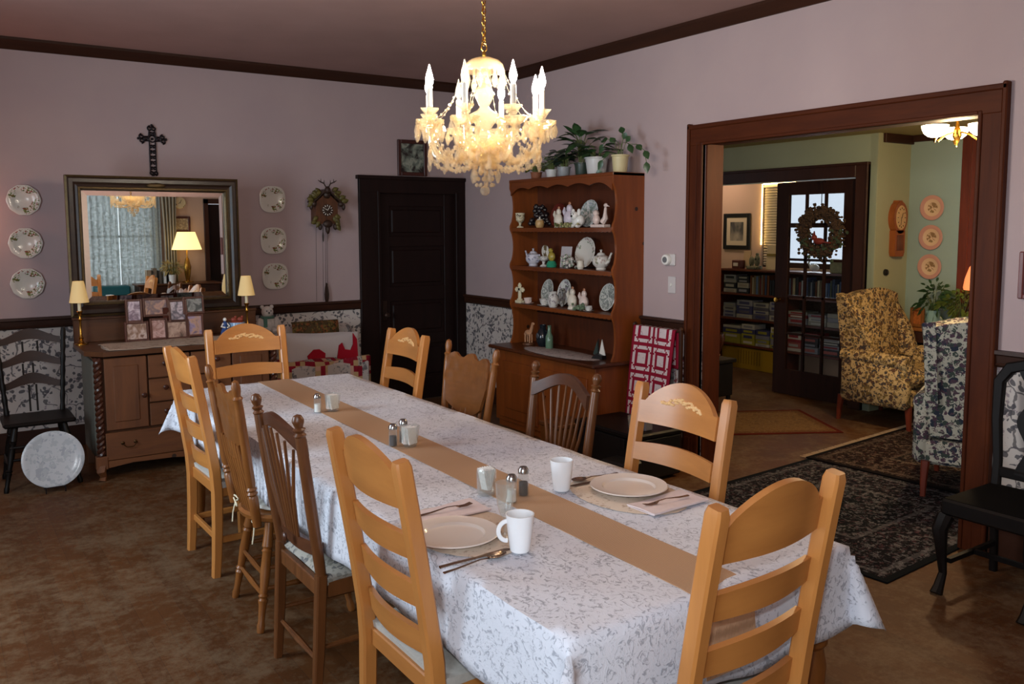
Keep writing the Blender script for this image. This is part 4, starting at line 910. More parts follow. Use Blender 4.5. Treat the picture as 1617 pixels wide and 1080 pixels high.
PCOL = [['#8d7687', '#c7b6c0', '#6b5566', '#b9a3ae'], ['#7d5a68', '#a8806d', '#5b4652', '#94715c'], ['#3c3a42', '#c0b0b8', '#48434f', '#9c8d95'], ['#42463e', '#8d8d8a', '#353a3c', '#555a50'], ['#4a2c20', '#8a6a58', '#c0aaa0', '#5c3a2c'], ['#6b4a44', '#c09a94', '#8a6058', '#d0b4ac'], ['#6a4f44', '#b09484', '#8a6c60', '#503a30'], ['#5a4033', '#8a7b9b', '#b08a72', '#6a5a70']]
for x, z, w_, h_, i in PH:
    f = MB()
    for s in (-1, 1): f.box((s*(w_/2+.004), 0, z), (.016, .02, h_+.026), .003); f.box((0+0, 0, z+s*(h_/2+.004)), (w_-.004, .019, .016), .003)
    for k in range(len(f.v)): f.v[k] = (f.v[k][0]+x, f.v[k][1], f.v[k][2])
    fo = f.build('photo_frame', M_pfr, pf); MB().box((x, .002, z), (w_-.006, .006, h_-.006)).build('photo', picture_mat('family_photo_%d' % i, PCOL[i], 16), fo)
MB().box((0, .06, .12), (.04, .10, .24), rot=(.25, 0, 0)).build('stand', M_pfr, pf)
t = thing('planter', 'pale blue bowl with red birds perched on the rim, on the dresser right end', 'bowl', (-2.50, -.80, DTZ))
MB().lathe([(0, 0), (.04, 0), (.06, .03), (.066, .07), (.06, .10), (.055, .10), (.058, .07), (.05, .03), (0, .015)], 24).build('bowl', plain('sky_blue_glaze', '#7f9fc0', .2, var=.12, vscale=20), t)
m = MB()
for x in (-.02, .03): m.ball((x, 0, .12), (.022, .016, .018), 10, 8); m.ball((x+.014, 0, .138), .011, 8, 6); m.sweep([(x-.015, 0, .12), (x-.05, 0, .125)], rect(.012, .004))
m.ball((0, 0, .1), (.052, .052, .012), 12, 6); m.build('birds', plain('robin_red', '#8a3b2a', .5), t)
t = thing('figurine', 'small blue and white lady figurine left of the blue bowl', 'figurine', (-2.595, -.83, DTZ))
m = MB(); m.lathe([(0, 0), (.034, 0), (.036, .01), (.03, .04), (.014, .075), (.018, .095), (.012, .11), (.006, .115), (0, .117)], 16); m.build('dress', plain('cobalt_blue_glaze', '#2f4a80', .2, var=.3, vscale=30), t)
m = MB(); m.ball((0, 0, .128), .014, 10, 8); m.tube([(.014, -.004, .1), (.03, -.012, .075), (.01, -.03, .07)], .006, 6); m.tube([(-.014, -.004, .1), (-.03, -.012, .075), (-.005, -.03, .07)], .006, 6); m.build('head_and_arms', M_white, t)

# ================================================================== DARK CHAIR AND PLATTER AT LEFT
t = thing('dark_ladder_chair', 'near-black ladder-back chair with wavy slats against the wallpaper at far left', 'chair', (-3.87, -.93, 0), pi)
for s in (-1, 1):
    m = MB(); prof = []
    for i in range(25):
        q = i/24; prof.append((.0125+.0055*abs(sin(q*pi*7)), q))
    prof = [(0, 0)]+prof+[(0, 1.0)]; turned(m, (s*.165, -.155, .41), (s*.205, -.23, 1.0), prof, 10); m.build('back_post', M_ebony, t)
    for f in (-1, 1): turned(MB(), (s*(.215 if f > 0 else .2), f*.19, 0), (s*.14, f*.13, .41), LEGT).build('leg', M_ebony, t)
    turned(MB(), (s*.19, -.165, .17), (s*.19, .165, .17), STR, 8).build('stretcher', M_ebony, t)
turned(MB(), (-.18, .165, .2), (.18, .165, .2), STR, 8).build('stretcher', M_ebony, t); turned(MB(), (-.18, .16, .28), (.18, .16, .28), STR, 8).build('stretcher', M_ebony, t)
for z in (.895, .745, .595):
    MB().sheet(lambda u, v, z=z: ((u-.5)*(.34+.06*(z-.4)), -.19-.12*(z-.45)-.02*sin(pi*u), z+.035*sin(pi*u)**1.5-.0+.058*v*(1-.25*cos(2*pi*u))), 18, 3, .012).build('slat', wood('dark_brown_slat', '#24130d', '#361f16', .5, 0, 9), t)
for s in (-1, 1):
    for a_, b_, x in ((.47, .60, .022), (.65, .745, .03+.02*s), (.8, .895, .045)): MB().tube([(s*.022 if a_ < .5 else s*x, -.2-.12*(a_-.45)+.0, a_-.03), (s*x, -.21-.12*(b_-.45), b_+.02)], .006, 6).build('spindle', M_ebony, t)
MB().box((0, 0, .425), (.42, .36, .03), .012).build('seat', M_ebony, t)
t = thing('platter', 'large white relief platter on a wire stand on the floor under the dark chair', 'platter', (-3.82, -1.22, 0), 0)
m = MB(); T = Matrix.Translation((0, 0, .205)) @ Matrix.Rotation(radians(-12), 4, 'X') @ Matrix.Rotation(pi/2, 4, 'X')
m.lathe([(0, 0), (.13, 0), (.15, .006), (.178, .012), (.181, .016), (.176, .018), (.15, .012), (.12, .008), (0, .008)], 48, T); m.build('plate', plate_mat('grey_relief_platter', '#aeb2b8', .3, ['#969ca4', '#a0a6ac'], 0, 1, 22, .57), t)
m = MB()
for s in (-1, 1): m.tube([(s*.055, -.07, .003), (s*.055, -.06, .04), (s*.055, -.04, .02), (s*.055, .06, .012), (s*.04, .075, .2)], .004, 6)
m.tube([(-.055, -.07, .04), (.055, -.07, .04)], .004, 6); m.tube([(-.055, -.07, .003), (-.055, -.07, .04)], .004, 6); m.tube([(.055, -.07, .003), (.055, -.07, .04)], .004, 6); m.build('wire_stand', M_iron, t)

# ================================================================== BENCH WITH QUILT AND PILLOWS (beside the door)
t = thing('settee', 'small settee under a red and beige patchwork quilt left of the dark door', 'settee', (-1.72, -.36, 0), 0)
M_white_up = floral('white_leaf_upholstery', '#b9b0ab', ['#6d6a6c', '#8a8688'], 16, .55)
m = MB(); m.box((0, .20, .58), (.86, .10, .50), .04); m.build('back', M_white_up, t); m = MB(); m.box((0, -.02, .43), (.84, .44, .26), .03); m.build('seat', M_white_up, t)
for s in (-1, 1):
    for f in (-1, 1): MB().sweep([(s*.38, f*.19, z) for z in (0, .12, .26)], cham(.045, .045, .006), up=(1, 0, 0), scale=[.7, .9, 1]).build('leg', M_trim, t)
# patchwork throw: its own thing, draped on the seat front
rr = random.Random(11); q = MB(); nx, nz = 20, 14
def qp(i, j):
    u = i/nx; v = j/nz; y = 0; z = .575 if v < .45 else .575-.42*(v-.45)/.55*.75
    return (-.42+.84*u, -.235-.012*sin(u*17) if v >= .45 else -.235+.24*(1-v/.45), z+.012*sin(u*9+j))
def blk(x, y): return 0
vs = [qp(i, j) for i in range(nx+1) for j in range(nz+1)]; fs = []; mis = []
for i in range(nx):
    for j in range(nz):
        fs.append((i*(nz+1)+j, (i+1)*(nz+1)+j, (i+1)*(nz+1)+j+1, i*(nz+1)+j+1)); mis.append(rr.choice([0, 1, 1, 2, 3]) if (i//2+j//2) % 2 else rr.choice([0, 0, 2]))
for v_ in [1]: q.add(vs, fs)
q.m = mis
o = q.build('patchwork_quilt', [plain('quilt_deep_red', '#8a2030', .9, spec=.1, var=.15, vscale=60), floral('quilt_grey_print', '#aaa197', ['#5c5a58'], 30, .5), plain('quilt_tan', '#b89a72', .9, spec=.1), plain('quilt_pink_beige', '#c79f8c', .9, spec=.1)], loc=(-1.72, -.36, 0)); o.modifiers.new('t', 'SOLIDIFY').thickness = .012
tag(o, 'red, grey and tan patchwork quilt spread over the settee', 'quilt')
t = thing('cushion', 'long white cushion with red animal shapes propped on the settee', 'cushion', (-1.66, -.42, .645), 0, rot=(radians(-14), 0, 0))
MB().sheet(lambda u, v: ((u-.5)*.66, -.055*(sin(pi*u)*sin(pi*v))**.5, (v-.5)*.26+.10*max(0, .5-u)**1.5), 20, 12, .02).build('front', plain('white_canvas', '#c2bab8', .9, spec=.1), t)
MB().sheet(lambda u, v: ((u-.5)*.66, .02+.05*(sin(pi*u)*sin(pi*v))**.5, (v-.5)*.26+.10*max(0, .5-u)**1.5), 20, 12, .02).build('back', plain('white_canvas_back', '#c2bab8', .9, spec=.1), t)
m = MB(); m.prism([(.085, -.115), (.28, -.115), (.29, .06), (.26, .115), (.25, .02), (.22, -.03), (.17, -.02), (.15, .04), (.12, .02)], -.062, -.05); m.prism([(-.16, -.10), (-.02, -.10), (-.01, -.04), (-.06, .0), (-.11, .0), (-.17, -.05)], -.062, -.05); m.build('red_applique', M_red, t, label='red animal shapes')
t = thing('tapestry_pillow', 'oblong brown tapestry pillow behind the white cushion, below the chair rail', 'cushion', (-1.68, -.31, .80), 0, rot=(radians(-10), 0, 0))
m = MB(); m.sheet(lambda u, v: ((u-.5)*.42, -.04*(sin(pi*u)*sin(pi*v))**.5, (v-.5)*.17), 14, 8, .02); m.build('cover', floral('brown_tapestry', '#4a3a22', ['#6b5a2c', '#7a4526', '#3a2c18'], 18, .5), t)
t = thing('plush_doll', 'white plush doll with green scarf sitting on the settee back', 'doll', (-2.10, -.30, .83), 0)
m = MB(); m.ball((0, 0, .05), (.075, .05, .07), 14, 10); m.ball((.0, -.01, .155), (.05, .045, .05), 14, 10); m.ball((-.04, 0, .195), .018, 8, 6); m.ball((.04, 0, .195), .018, 8, 6); m.ball((-.07, -.03, .06), (.03, .03, .05), 8, 6); m.ball((.07, -.03, .06), (.03, .03, .05), 8, 6); m.ball((-.04, -.05, .0), (.03, .05, .03), 8, 6); m.ball((.04, -.05, .0), (.03, .05, .03), 8, 6); m.build('body', plain('white_plush', '#c6bfba', .95, spec=.1, var=.1, vscale=60), t)
m = MB(); m.tube([(.045*cos(a), -.005+.042*sin(a), .11) for a in [2*pi*i/16 for i in range(16)]], .012, 6, closed=True); m.box((-.03, -.05, .07), (.03, .012, .08), .004); m.build('scarf', plain('teal_green_scarf', '#4f7466', .9), t)
m = MB(); m.ball((-.017, -.05, .165), .006, 8, 6); m.ball((.017, -.05, .165), .006, 8, 6); m.ball((0, -.056, .15), .008, 8, 6); m.build('eyes_and_nose', M_black, t)
# ================================================================== HUTCH
HY0, HY1 = -2.60, -1.255
hu = thing('hutch', 'honey pine open hutch with scalloped shelves of china against the right wall', 'hutch', (0, (HY0+HY1)/2, 0))
hw_ = (HY1-HY0)/2; CT = .69; HT = 2.075
m = MB(); m.box((-.235, 0, CT/2+.02), (.43, 2*hw_-.02, CT-.07), .003); m.box((-.23, 0, .045), (.40, 2*hw_-.06, .09)); m.build('lower_cabinet', M_pine, hu)
for s in (-1, 1):
    d_ = MB(); d_.box((-.457, s*.31, .33), (.02, .54, .48), .004); d_.box((-.464, s*.31, .33), (.02, .38, .32), .008); d_ = d_.build('door', M_pine, hu)
    MB().lathe([(0, 0), (.008, 0), (.007, .012), (.016, .02), (.01, .032), (0, .033)], 12, Matrix.Translation((-.467, s*.07, .36)) @ Matrix.Rotation(-pi/2, 4, 'Y')).build('knob', M_pinex, d_)
MB().box((-.255, 0, CT-.014), (.505, 2*hw_+.06, .028), .008).build('counter', wood('dark_pine_counter', '#3f1f0f', '#5a2f18', .3, 1, 7), hu)
for s in (-1, 1):
    o = [(-.002, CT), (-.30, CT)]
    for za, zb in ((CT, 1.02), (1.05, 1.34), (1.37, 1.66), (1.69, 2.0)):
        for i in range(9): q = i/8; o.append((-.30+.035*sin(pi*q)**.6, za+(zb-za)*q))
    o += [(-.30, HT), (-.002, HT)]
    w_ = MB(); w_.prism(o, s*(hw_-.022), s*hw_, plane='xz'); w_.build('side', M_pine, hu)
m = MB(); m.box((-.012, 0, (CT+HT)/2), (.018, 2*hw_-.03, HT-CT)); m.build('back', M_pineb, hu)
for i in range(6): pass
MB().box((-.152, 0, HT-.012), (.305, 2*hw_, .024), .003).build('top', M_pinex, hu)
va = [(-hw_+.02, HT-.02), (-hw_+.02, HT-.13)]
n = 60
for i in range(n+1):
    u = i/n; x = -hw_+.02+(2*hw_-.04)*u; va.append((x, HT-.085+.022*abs(sin(u*pi*5))*1.0-.045*(2*abs(u-.5))**8))
va += [(hw_-.02, HT-.13), (hw_-.02, HT-.02)]
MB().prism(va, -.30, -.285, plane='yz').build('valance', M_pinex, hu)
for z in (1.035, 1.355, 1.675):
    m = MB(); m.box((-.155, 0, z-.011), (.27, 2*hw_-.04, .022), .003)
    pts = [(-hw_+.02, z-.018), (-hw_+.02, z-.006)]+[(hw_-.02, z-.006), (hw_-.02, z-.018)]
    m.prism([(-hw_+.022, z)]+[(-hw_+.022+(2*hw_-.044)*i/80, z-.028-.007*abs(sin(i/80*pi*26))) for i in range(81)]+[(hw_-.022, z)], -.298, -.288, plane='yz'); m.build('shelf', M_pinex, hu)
S1, S2, S3, S4 = 1.676, 1.356, 1.036, CT+.001
M_blueg = plate_mat('blue_grey_china', '#c9c8c6', .11, ['#9aa0a6', '#8f9a96', '#7e8c84'], .0, .95, 40, .58)
M_transf = plate_mat('grey_transfer_china', '#c4c3bc', .10, ['#8a9088', '#9a9f96', '#7b7f7c'], .0, .97, 46, .57)
M_flowc = plate_mat('cream_flower_china', '#d3ccc2', .125, ['#a08b88', '#8d947f'], .62, .95, 30, .62)
M_flowp = floral('flower_sprig_china', '#cfccc6', ['#5a5f52', '#8c7f86'], 30, .53, .2)
def lean_plate(label, y, z, r, mat, x=-.11, g='display plates leaning on the hutch shelves', oval=1.0):
    t = thing('display_plate', label, 'plate', (x, y, z), 0, g)
    T = Matrix.Translation((0, 0, r)) @ Matrix.Rotation(radians(-78), 4, 'Y') @ Matrix.Diagonal((1, oval, 1, 1))
    o = MB().lathe([(0, 0), (r*.6, 0), (r*.72, .006), (r*.97, .014), (r, .017), (r*.96, .019), (r*.72, .011), (r*.6, .006), (0, .006)], 36, mod=lambda a, q: 1+(.012*cos(16*a) if q > r*.9 else 0)).build('plate', mat, t)
    o.matrix_local = T
    MB().box((.035, 0, .004), (.07, .06, .008), .002).tube([(.005, 0, .006), (.05, 0, .10)], .003, 5).build('plate_stand', M_iron, t)
    return t
lean_plate('large round blue-grey plate on the top hutch shelf', -2.105, S1, .108, M_blueg); lean_plate('largest cream plate, on the middle hutch shelf', -2.06, S2, .122, M_flowc)
lean_plate('oval grey transfer plate, leftmost of three on the lowest hutch shelf', -1.56, S3, .105, M_transf, oval=.78); lean_plate('oval flowered plate beside it, middle of three on the lowest hutch shelf', -1.79, S3, .11, plate_mat('pale_sprig_china', '#cfccc6', .11, ['#5f6660', '#8c8088'], .1, .9, 30, .6), oval=.8); lean_plate('grey ringed plate, rightmost of three on the lowest hutch shelf', -2.335, S3, .107, M_transf, oval=.85)
lean_plate('dark red plate leaning at the back of the top hutch shelf', -1.68, S1, .10, plain('oxblood_glaze', '#5a2018', .25), x=-.09)
def item(name, label, cat, x, y, z, parts, rz=0, group=None):
    t = thing(name, label, cat, (x, y, z), rz, group)
    for nm, mb, mat in parts: mb.build(nm, mat, t)
    return t
def L(prof, seg=20, mod=None, M=None): return MB().lathe(prof, seg, M, mod)
M_ivory = plain('ivory_bisque', '#d8cfbf', .4, var=.08, vscale=60); M_pinkish = plain('pink_white_bisque', '#d9c4bb', .4, var=.1, vscale=60)
# top shelf
item('goblet', 'small mottled cream goblet at the left end of the top hutch shelf', 'goblet', -.23, -1.315, S1, [('cup', L([(0, 0), (.03, 0), (.028, .008), (.01, .02), (.012, .04), (.035, .06), (.04, .105), (.042, .125), (.038, .125), (.034, .07), (0, .055)]), floral('mottled_cream_glaze', '#cfc3a6', ['#4a3a2a', '#8a7a50'], 30, .53, .25))])
g = MB(); rr = random.Random(4)
for i in range(40):
    a = rr.uniform(0, 6.28); h = rr.uniform(.0, .16); r = .075*(1-h/.2)+.02; g.ball((r*cos(a)*rr.uniform(.4, 1), r*sin(a)*1.1, .02+h), .02, 7, 5)
item('grape_cluster', 'dark cluster of purple-black grapes on the top hutch shelf', 'ornament', -.16, -1.50, S1, [('grapes', g, plain('black_purple_grapes', '#1c1418', .35))])
item('honey_jar', 'small tan pot with a lid in front of the dark grape cluster', 'jar', -.235, -1.605, S1, [('pot', L([(0, 0), (.028, 0), (.036, .02), (.037, .045), (.028, .062), (0, .062)]), plain('tan_stoneware', '#b8935f', .4)), ('lid', L([(0, .062), (.026, .062), (.02, .07), (.006, .075), (.007, .085), (0, .088)]), M_ivory)])
def hen(label, y, h, mat, x=-.19):
    m = MB(); m.ball((0, 0, .06*h), (.035*h, .045*h, .055*h), 12, 9); m.ball((0, -.004, .125*h), (.02*h, .024*h, .028*h), 10, 8); m.sweep([(0, .03*h, .07*h), (0, .055*h, .11*h), (0, .05*h, .135*h)], rect(.03*h, .012*h), up=(1, 0, 0), scale=[1, .9, .3]); m.lathe([(0, 0), (.036*h, 0), (.03*h, .02*h), (0, .02*h)], 14)
    b = MB(); b.ball((0, -.004, .158*h), (.005*h, .014*h, .012*h), 8, 6)
    item('hen_figurine', label, 'figurine', x, y, S1 if 'top hutch' in label or 'top shelf' in label else S3, [('body', m, mat), ('comb', b, plain('gold_pink_'+str(int(y*-1000)), '#b07a5c', .4))])
hen('smaller white hen figurine left of the blue-grey plate, top hutch shelf', -1.80, 1.0, M_ivory); hen('taller lilac-white hen figurine touching the blue-grey plate, top hutch shelf', -1.94, 1.2, plain('lilac_white_bisque', '#cfc4cf', .4, var=.1, vscale=50))
m = MB(); m.ball((0, 0, .055), (.045, .065, .05), 14, 10); m.ball((-.035, 0, .09), (.03, .036, .034), 12, 8)
for s in (-1, 1): m.ball((-.02, s*.035, .118), (.012, .018, .028), 8, 6); m.ball((-.03, s*.035, .012), (.025, .018, .014), 8, 6)
e = MB(); e.ball((-.066, 0, .088), .009, 8, 6)
for s in (-1, 1): e.ball((-.06, s*.016, .105), .004, 6, 5)
item('puppy_figurine', 'white puppy figurine in front of the blue-grey plate', 'figurine', -.235, -2.11, S1, [('body', m, M_white), ('nose_and_eyes', e, M_black)])
g = MB()
for i in range(26): g.ball((rr.uniform(-.03, .03), rr.uniform(-.16, .16), rr.uniform(.008, .03)), rr.uniform(.010, .018), 6, 4)
item('flower_garland', 'low strip of green and gold ceramic flowers along the front of the top shelf', 'ornament', -.262, -2.0, S1, [('flowers', g, floral('green_gold_flowers', '#8d8a5e', ['#53623c', '#c3b287'], 24, .5))])
m = MB(); m.box((0, 0, .012), (.07, .16, .024), .005); m.ball((0, .045, .06), (.03, .032, .04), 10, 8); m.ball((0, .05, .108), .026, 10, 8)
m.tube([(0, -.03, .04), (0, -.06, .07), (0, -.058, .11), (0, -.062, .15)], [.024, .022, .013, .010], 8); m.ball((0, -.064, .165), (.014, .02, .016), 8, 6); m.sweep([(0, -.075, .165), (0, -.105, .155)], rect(.012, .008), up=(1, 0, 0), scale=[1, .2])
item('angel_and_goose', 'pink-white bisque child with goose at the right end of the top hutch shelf', 'figurine', -.21, -2.345, S1, [('figures', m, M_pinkish)])
# middle shelf
def teapot(label, y, mat, s=1.0, sp=1, x=-.19):
    b = L([(0, 0), (.035, 0), (.038, .008), (.034, .014), (.06, .04), (.066, .065), (.055, .095), (.032, .108), (0, .108)], 22, M=Matrix.Scale(s, 4))
    b.tube([(0, sp*.055*s, .045*s), (0, sp*.085*s, .065*s), (0, sp*.10*s, .10*s), (0, sp*.115*s, .125*s)], [.014*s, .011*s, .008*s, .007*s], 8)
    h = MB(); h.tube([(0, -sp*.055*s, .09*s), (0, -sp*.09*s, .095*s), (0, -sp*.10*s, .065*s), (0, -sp*.06*s, .035*s)], .006*s, 7)
    l = L([(0, .108), (.032, .108), (.026, .12), (.008, .128), (.007, .136), (.012, .144), (0, .15)], 16, M=Matrix.Scale(s, 4))
    item('teapot', label, 'teapot', x, y, S2, [('body', b, mat), ('handle', h, mat), ('lid', l, mat)])
teapot('lilac-flowered white teapot at the left of the middle hutch shelf', -1.45, floral('lilac_sprig_china', '#c9c7d0', ['#7c7a92', '#9a98a6'], 26, .55, .2), 1.0, 1); teapot('tall flowered teapot at the right end of the middle hutch shelf', -2.335, floral('rose_sprig_china', '#d0cbc4', ['#93907a', '#a58f8a'], 26, .55, .2), 1.05, -1)
item('pedestal_sugar_bowl', 'white pedestal dish with a round medallion beside the left teapot', 'dish', -.19, -1.60, S2, [('bowl', L([(0, 0), (.035, 0), (.03, .008), (.012, .02), (.014, .04), (.04, .055), (.05, .08), (.045, .085), (0, .06)]), M_flowp), ('medallion', L([(0, 0), (.05, 0), (.052, .006), (.02, .009), (0, .009)], 20, M=Matrix.Translation((.02, 0, .125)) @ Matrix.Rotation(-pi/2, 4, 'Y')), plate_mat('brown_centre_medallion', '#cfcabf', .05, ['#6a5a40'], 0, .5, 12, .4))])
item('green_glass_figurine', 'yellow and emerald green ornament left of the cream card on the middle shelf', 'figurine', -.21, -1.735, S2, [('base', L([(0, 0), (.04, 0), (.045, .02), (.03, .05), (0, .055)]), plain('emerald_glaze', '#2c8a68', .2)), ('bird', MB().ball((0, 0, .085), (.028, .035, .04), 10, 8).ball((0, .012, .135), .02, 8, 6), plain('mustard_glaze', '#a08e3c', .3, var=.2, vscale=40))])
item('china_plaque', 'upright pale lilac plaque behind the cups on the middle hutch shelf', 'plaque', -.17, -1.875, S2, [('panel', MB().box((0, 0, .085), (.012, .13, .17), .003, rot=(0, .12, 0)), plain('pale_lilac_card', '#b9b2b4', .5, var=.06, vscale=60))])
g = MB()
for i in range(34): a = rr.uniform(0, 3.14); r = rr.uniform(.03, .10); g.ball((rr.uniform(-.02, .02), r*cos(a), .01+r*sin(a)*.95), rr.uniform(.010, .018), 6, 4)
item('flower_basket', 'fan of black, white and green china flowers before the cream plate', 'ornament', -.245, -1.995, S2, [('flowers', g, floral('mixed_china_flowers', '#c9c4bc', ['#4a4e46', '#6d8a66', '#8a7a80'], 34, .5, .3))])
item('cream_jug', 'tiny cream jug at the foot of the big cream plate', 'jug', -.25, -2.16, S2, [('body', L([(0, 0), (.02, 0), (.03, .02), (.024, .05), (.028, .065), (.024, .065), (.02, .05), (0, .01)]), M_ivory)])
# lowest shelf
m = MB(); m.box((0, 0, .012), (.05, .08, .024), .004); m.box((0, 0, .03), (.03, .05, .016), .004); m.box((0, 0, .09), (.02, .034, .12), .005); m.box((0, 0, .118), (.02, .10, .032), .006)
for dy, dz in ((.045, .115), (-.045, .115), (0, .15)):
    for k in (-1, 0, 1): m.ball((0, dy+(.010*k if dy == 0 else (.012 if dy > 0 else -.012)*(k == 0)), dz+(.010*k if dy else .012*(k == 0))), .012, 8, 6)
item('standing_cross', 'cream standing cross at the left end of the lowest hutch shelf', 'cross', -.25, -1.335, S3, [('cross', m, M_cream)])
def cup(label, y, x=-.24, s=1, mat=None):
    b = L([(0, 0), (.018, 0), (.02, .005), (.03, .025), (.036, .05), (.033, .05), (.026, .025), (0, .008)], 16, M=Matrix.Scale(s, 4)); b.tube([(0, -.03*s, .042*s), (0, -.05*s, .035*s), (0, -.045*s, .018*s), (0, -.026*s, .016*s)], .004*s, 6)
    l = L([(0, 0), (.05, .004), (.055, .008), (.05, .008), (0, .004)], 18, M=Matrix.Scale(s, 4)); item('teacup', label, 'cup', x, y, S3+.001, [('cup', b, mat or M_flowp), ('saucer', l, mat or M_flowp)], 0, 'cups on the lowest hutch shelf')
cup('pinkish teacup below the left oval plate, lowest hutch shelf', -1.44, mat=M_pinkish); cup('white teacup between the two oval plates, lowest hutch shelf', -1.675, s=1.15); cup('small teacup at the foot of the ringed plate, lowest hutch shelf', -2.25, s=.8)
item('creamer', 'white bulbous jug in front of the flowered oval plate', 'jug', -.25, -1.81, S3, [('body', L([(0, 0), (.03, 0), (.036, .01), (.05, .05), (.04, .09), (.03, .11), (.036, .125), (.032, .125), (.026, .11), (0, .02)]), M_flowp)])
g = MB()
for i in range(18): g.ball((rr.uniform(-.02, .02), rr.uniform(-.03, .03), rr.uniform(.02, .15)), rr.uniform(.010, .018), 6, 4)
item('lacy_tree_ornament', 'small black and white lacy ornament right of the oval plates', 'ornament', -.22, -1.895, S3, [('body', g, floral('black_white_glaze', '#8f8c88', ['#2c2a2a'], 30, .48, .3))])
hen('white owl-like bird figurine on the lowest hutch shelf', -2.02, 1.05, M_ivory, -.22); hen('pink-topped bird figurine right of the owl on the lowest hutch shelf', -2.14, 1.0, M_pinkish, -.2)
g = MB()
for i in range(16): g.ball((rr.uniform(-.02, .02), rr.uniform(-.06, .06), rr.uniform(.008, .05)), rr.uniform(.010, .016), 6, 4)
item('ceramic_ivy', 'green ceramic leaf cluster before the birds on the lowest shelf', 'ornament', -.262, -2.15, S3, [('leaves', g, plain('green_ivy_glaze', '#6a7c62', .3, var=.3, vscale=40))])
# counter
m = MB(); m.ball((0, 0, .10), (.02, .045, .026), 10, 8); m.tube([(0, -.03, .11), (0, -.05, .15), (0, -.055, .175)], [.018, .013, .011], 8); m.ball((0, -.065, .182), (.010, .022, .012), 8, 6)
for y in (-.03, .03):
    for s in (-1, 1): m.tube([(s*.010, y, .09), (s*.012, y*1.1, .05), (s*.012, y, .018)], [.009, .007, .006], 6)
m.tube([(0, .04, .11), (0, .06, .08)], .006, 6)
item('deer_figurine', 'tan deer figurine on a dark base at the left of the hutch counter', 'figurine', -.24, -1.45, S4, [('deer', m, plain('tan_deer_glaze', '#b98a68', .3)), ('base', L([(0, 0), (.055, 0), (.05, .014), (.03, .02), (0, .02)]), M_ck)])
b = L([(0, 0), (.035, 0), (.055, .04), (.06, .08), (.045, .12), (.025, .15), (.03, .18), (.026, .18), (.02, .15), (0, .03)]); b.tube([(0, -.04, .13), (0, -.08, .12), (0, -.06, .05)], .008, 7)
item('pitcher', 'dark blue-black pitcher between the deer and the green bottle', 'pitcher', -.2, -1.60, S4, [('body', b, plain('midnight_glaze', '#1c2228', .15)), ('silver_label', MB().ball((-.055, .0, .09), (.008, .02, .025), 10, 8), plain('pewter_spot', '#7d848c', .3, .8))])
item('green_bottle', 'pale green glass bottle on the hutch counter', 'bottle', -.24, -1.745, S4, [('body', L([(0, 0), (.03, 0), (.032, .01), (.031, .10), (.016, .13), (.014, .18), (.018, .185), (.014, .19), (0, .19)]), plain('sea_green_glass', '#62806a', .1))])
m = MB(); m.prism([(-.05, 0), (.05, 0), (.035, .02), (.0, .045), (-.045, .03)], -.03, .03, plane='yz'); m.tube([(0, 0, .02), (0, 0, .15)], .004, 6)
w_ = MB(); w_.prism([(-.004, .03), (-.06, .03), (-.03, .15)], -.004, .004, plane='yz')
item('sailboat_ornament', 'dark sailboat ornament with one white sail at the right of the hutch counter', 'ornament', -.27, -2.41, S4, [('hull', m, M_black), ('sail', w_, M_white), ('dark_sail', MB().prism([(.004, .03), (.05, .03), (.01, .14)], -.004, .004, plane='yz'), plain('dark_green_sail', '#22322c', .5))], .3)
o = MB().lathe([(0, 0), (.2, 0), (.205, .0015), (.2, .003), (0, .003)], 60, Matrix.Diagonal((.74, 2.2, 1, 1)), mod=lambda a, r: 1+.02*cos(22*a)).build('lace_doily', floral('ecru_lace', '#b9aca8', ['#8f8482'], 34, .55), loc=(-.335, -2.02, CT)); tag(o, 'long ecru lace doily on the hutch counter', 'doily')
for ln in (-.5, -.2, .1, .4): pass
# plants on the hutch
def pot(label, x, y, z, r, h, mat): return None
def leafy(name, label, x, y, r, h, potm, leafm, n, LL, LW, spread, height, seed, vines=(), up=.5):
    t = thing(name, label, 'plant', (x, y, HT), 0, 'houseplants on top of the hutch')
    MB().lathe([(0, 0), (r*.72, 0), (r*.8, h*.1), (r*.95, h*.9), (r*1.05, h*.92), (r*1.05, h), (r*.92, h), (r*.9, h*.86), (0, h*.85)], 22).build('pot', potm, t)
    MB().lathe([(0, h*.86), (r*.89, h*.86), (0, h*.88)], 16).build('soil', M_soil, t)
    g = random.Random(seed); st = MB(); lf = MB()
    for i in range(n):
        a = g.uniform(0, 6.283); el = g.uniform(up*.4, 1.35); rr_ = g.uniform(.3, 1)*spread; hh = g.uniform(.25, 1)*height
        if x+cos(a)*(rr_+LL*.6) > -.03: a = pi-a
        p = Vector((cos(a)*rr_, sin(a)*rr_, h+hh)); st.tube([(cos(a)*r*.3, sin(a)*r*.3, h*.86), (cos(a)*rr_*.5, sin(a)*rr_*.5, h+hh*.75), tuple(p)], .0025, 5)
        d = Vector((cos(a), sin(a), g.uniform(-.3, up))); nn = Vector((-cos(a)*.3, -sin(a)*.3, 1)); leafblade(lf, p, d, LL*g.uniform(.7, 1.15), LW*g.uniform(.8, 1.1), nn, .3)
    for v in vines:
        st.tube(v, .0025, 5)
        for k in range(1, len(v)):
            p = Vector(v[k]); d = (p-Vector(v[k-1])).normalized(); leafblade(lf, p, d+Vector((0, 0, -.5)), LL, LW, (-.6, -.6, .5), .2)
    st.build('stems', M_stem, t); o = lf.build('leaves', leafm, t); return t
M_potw = plain('white_planter', '#c9c8c6', .35); M_pott = plain('cream_plastic_pot', '#cdbf92', .45)
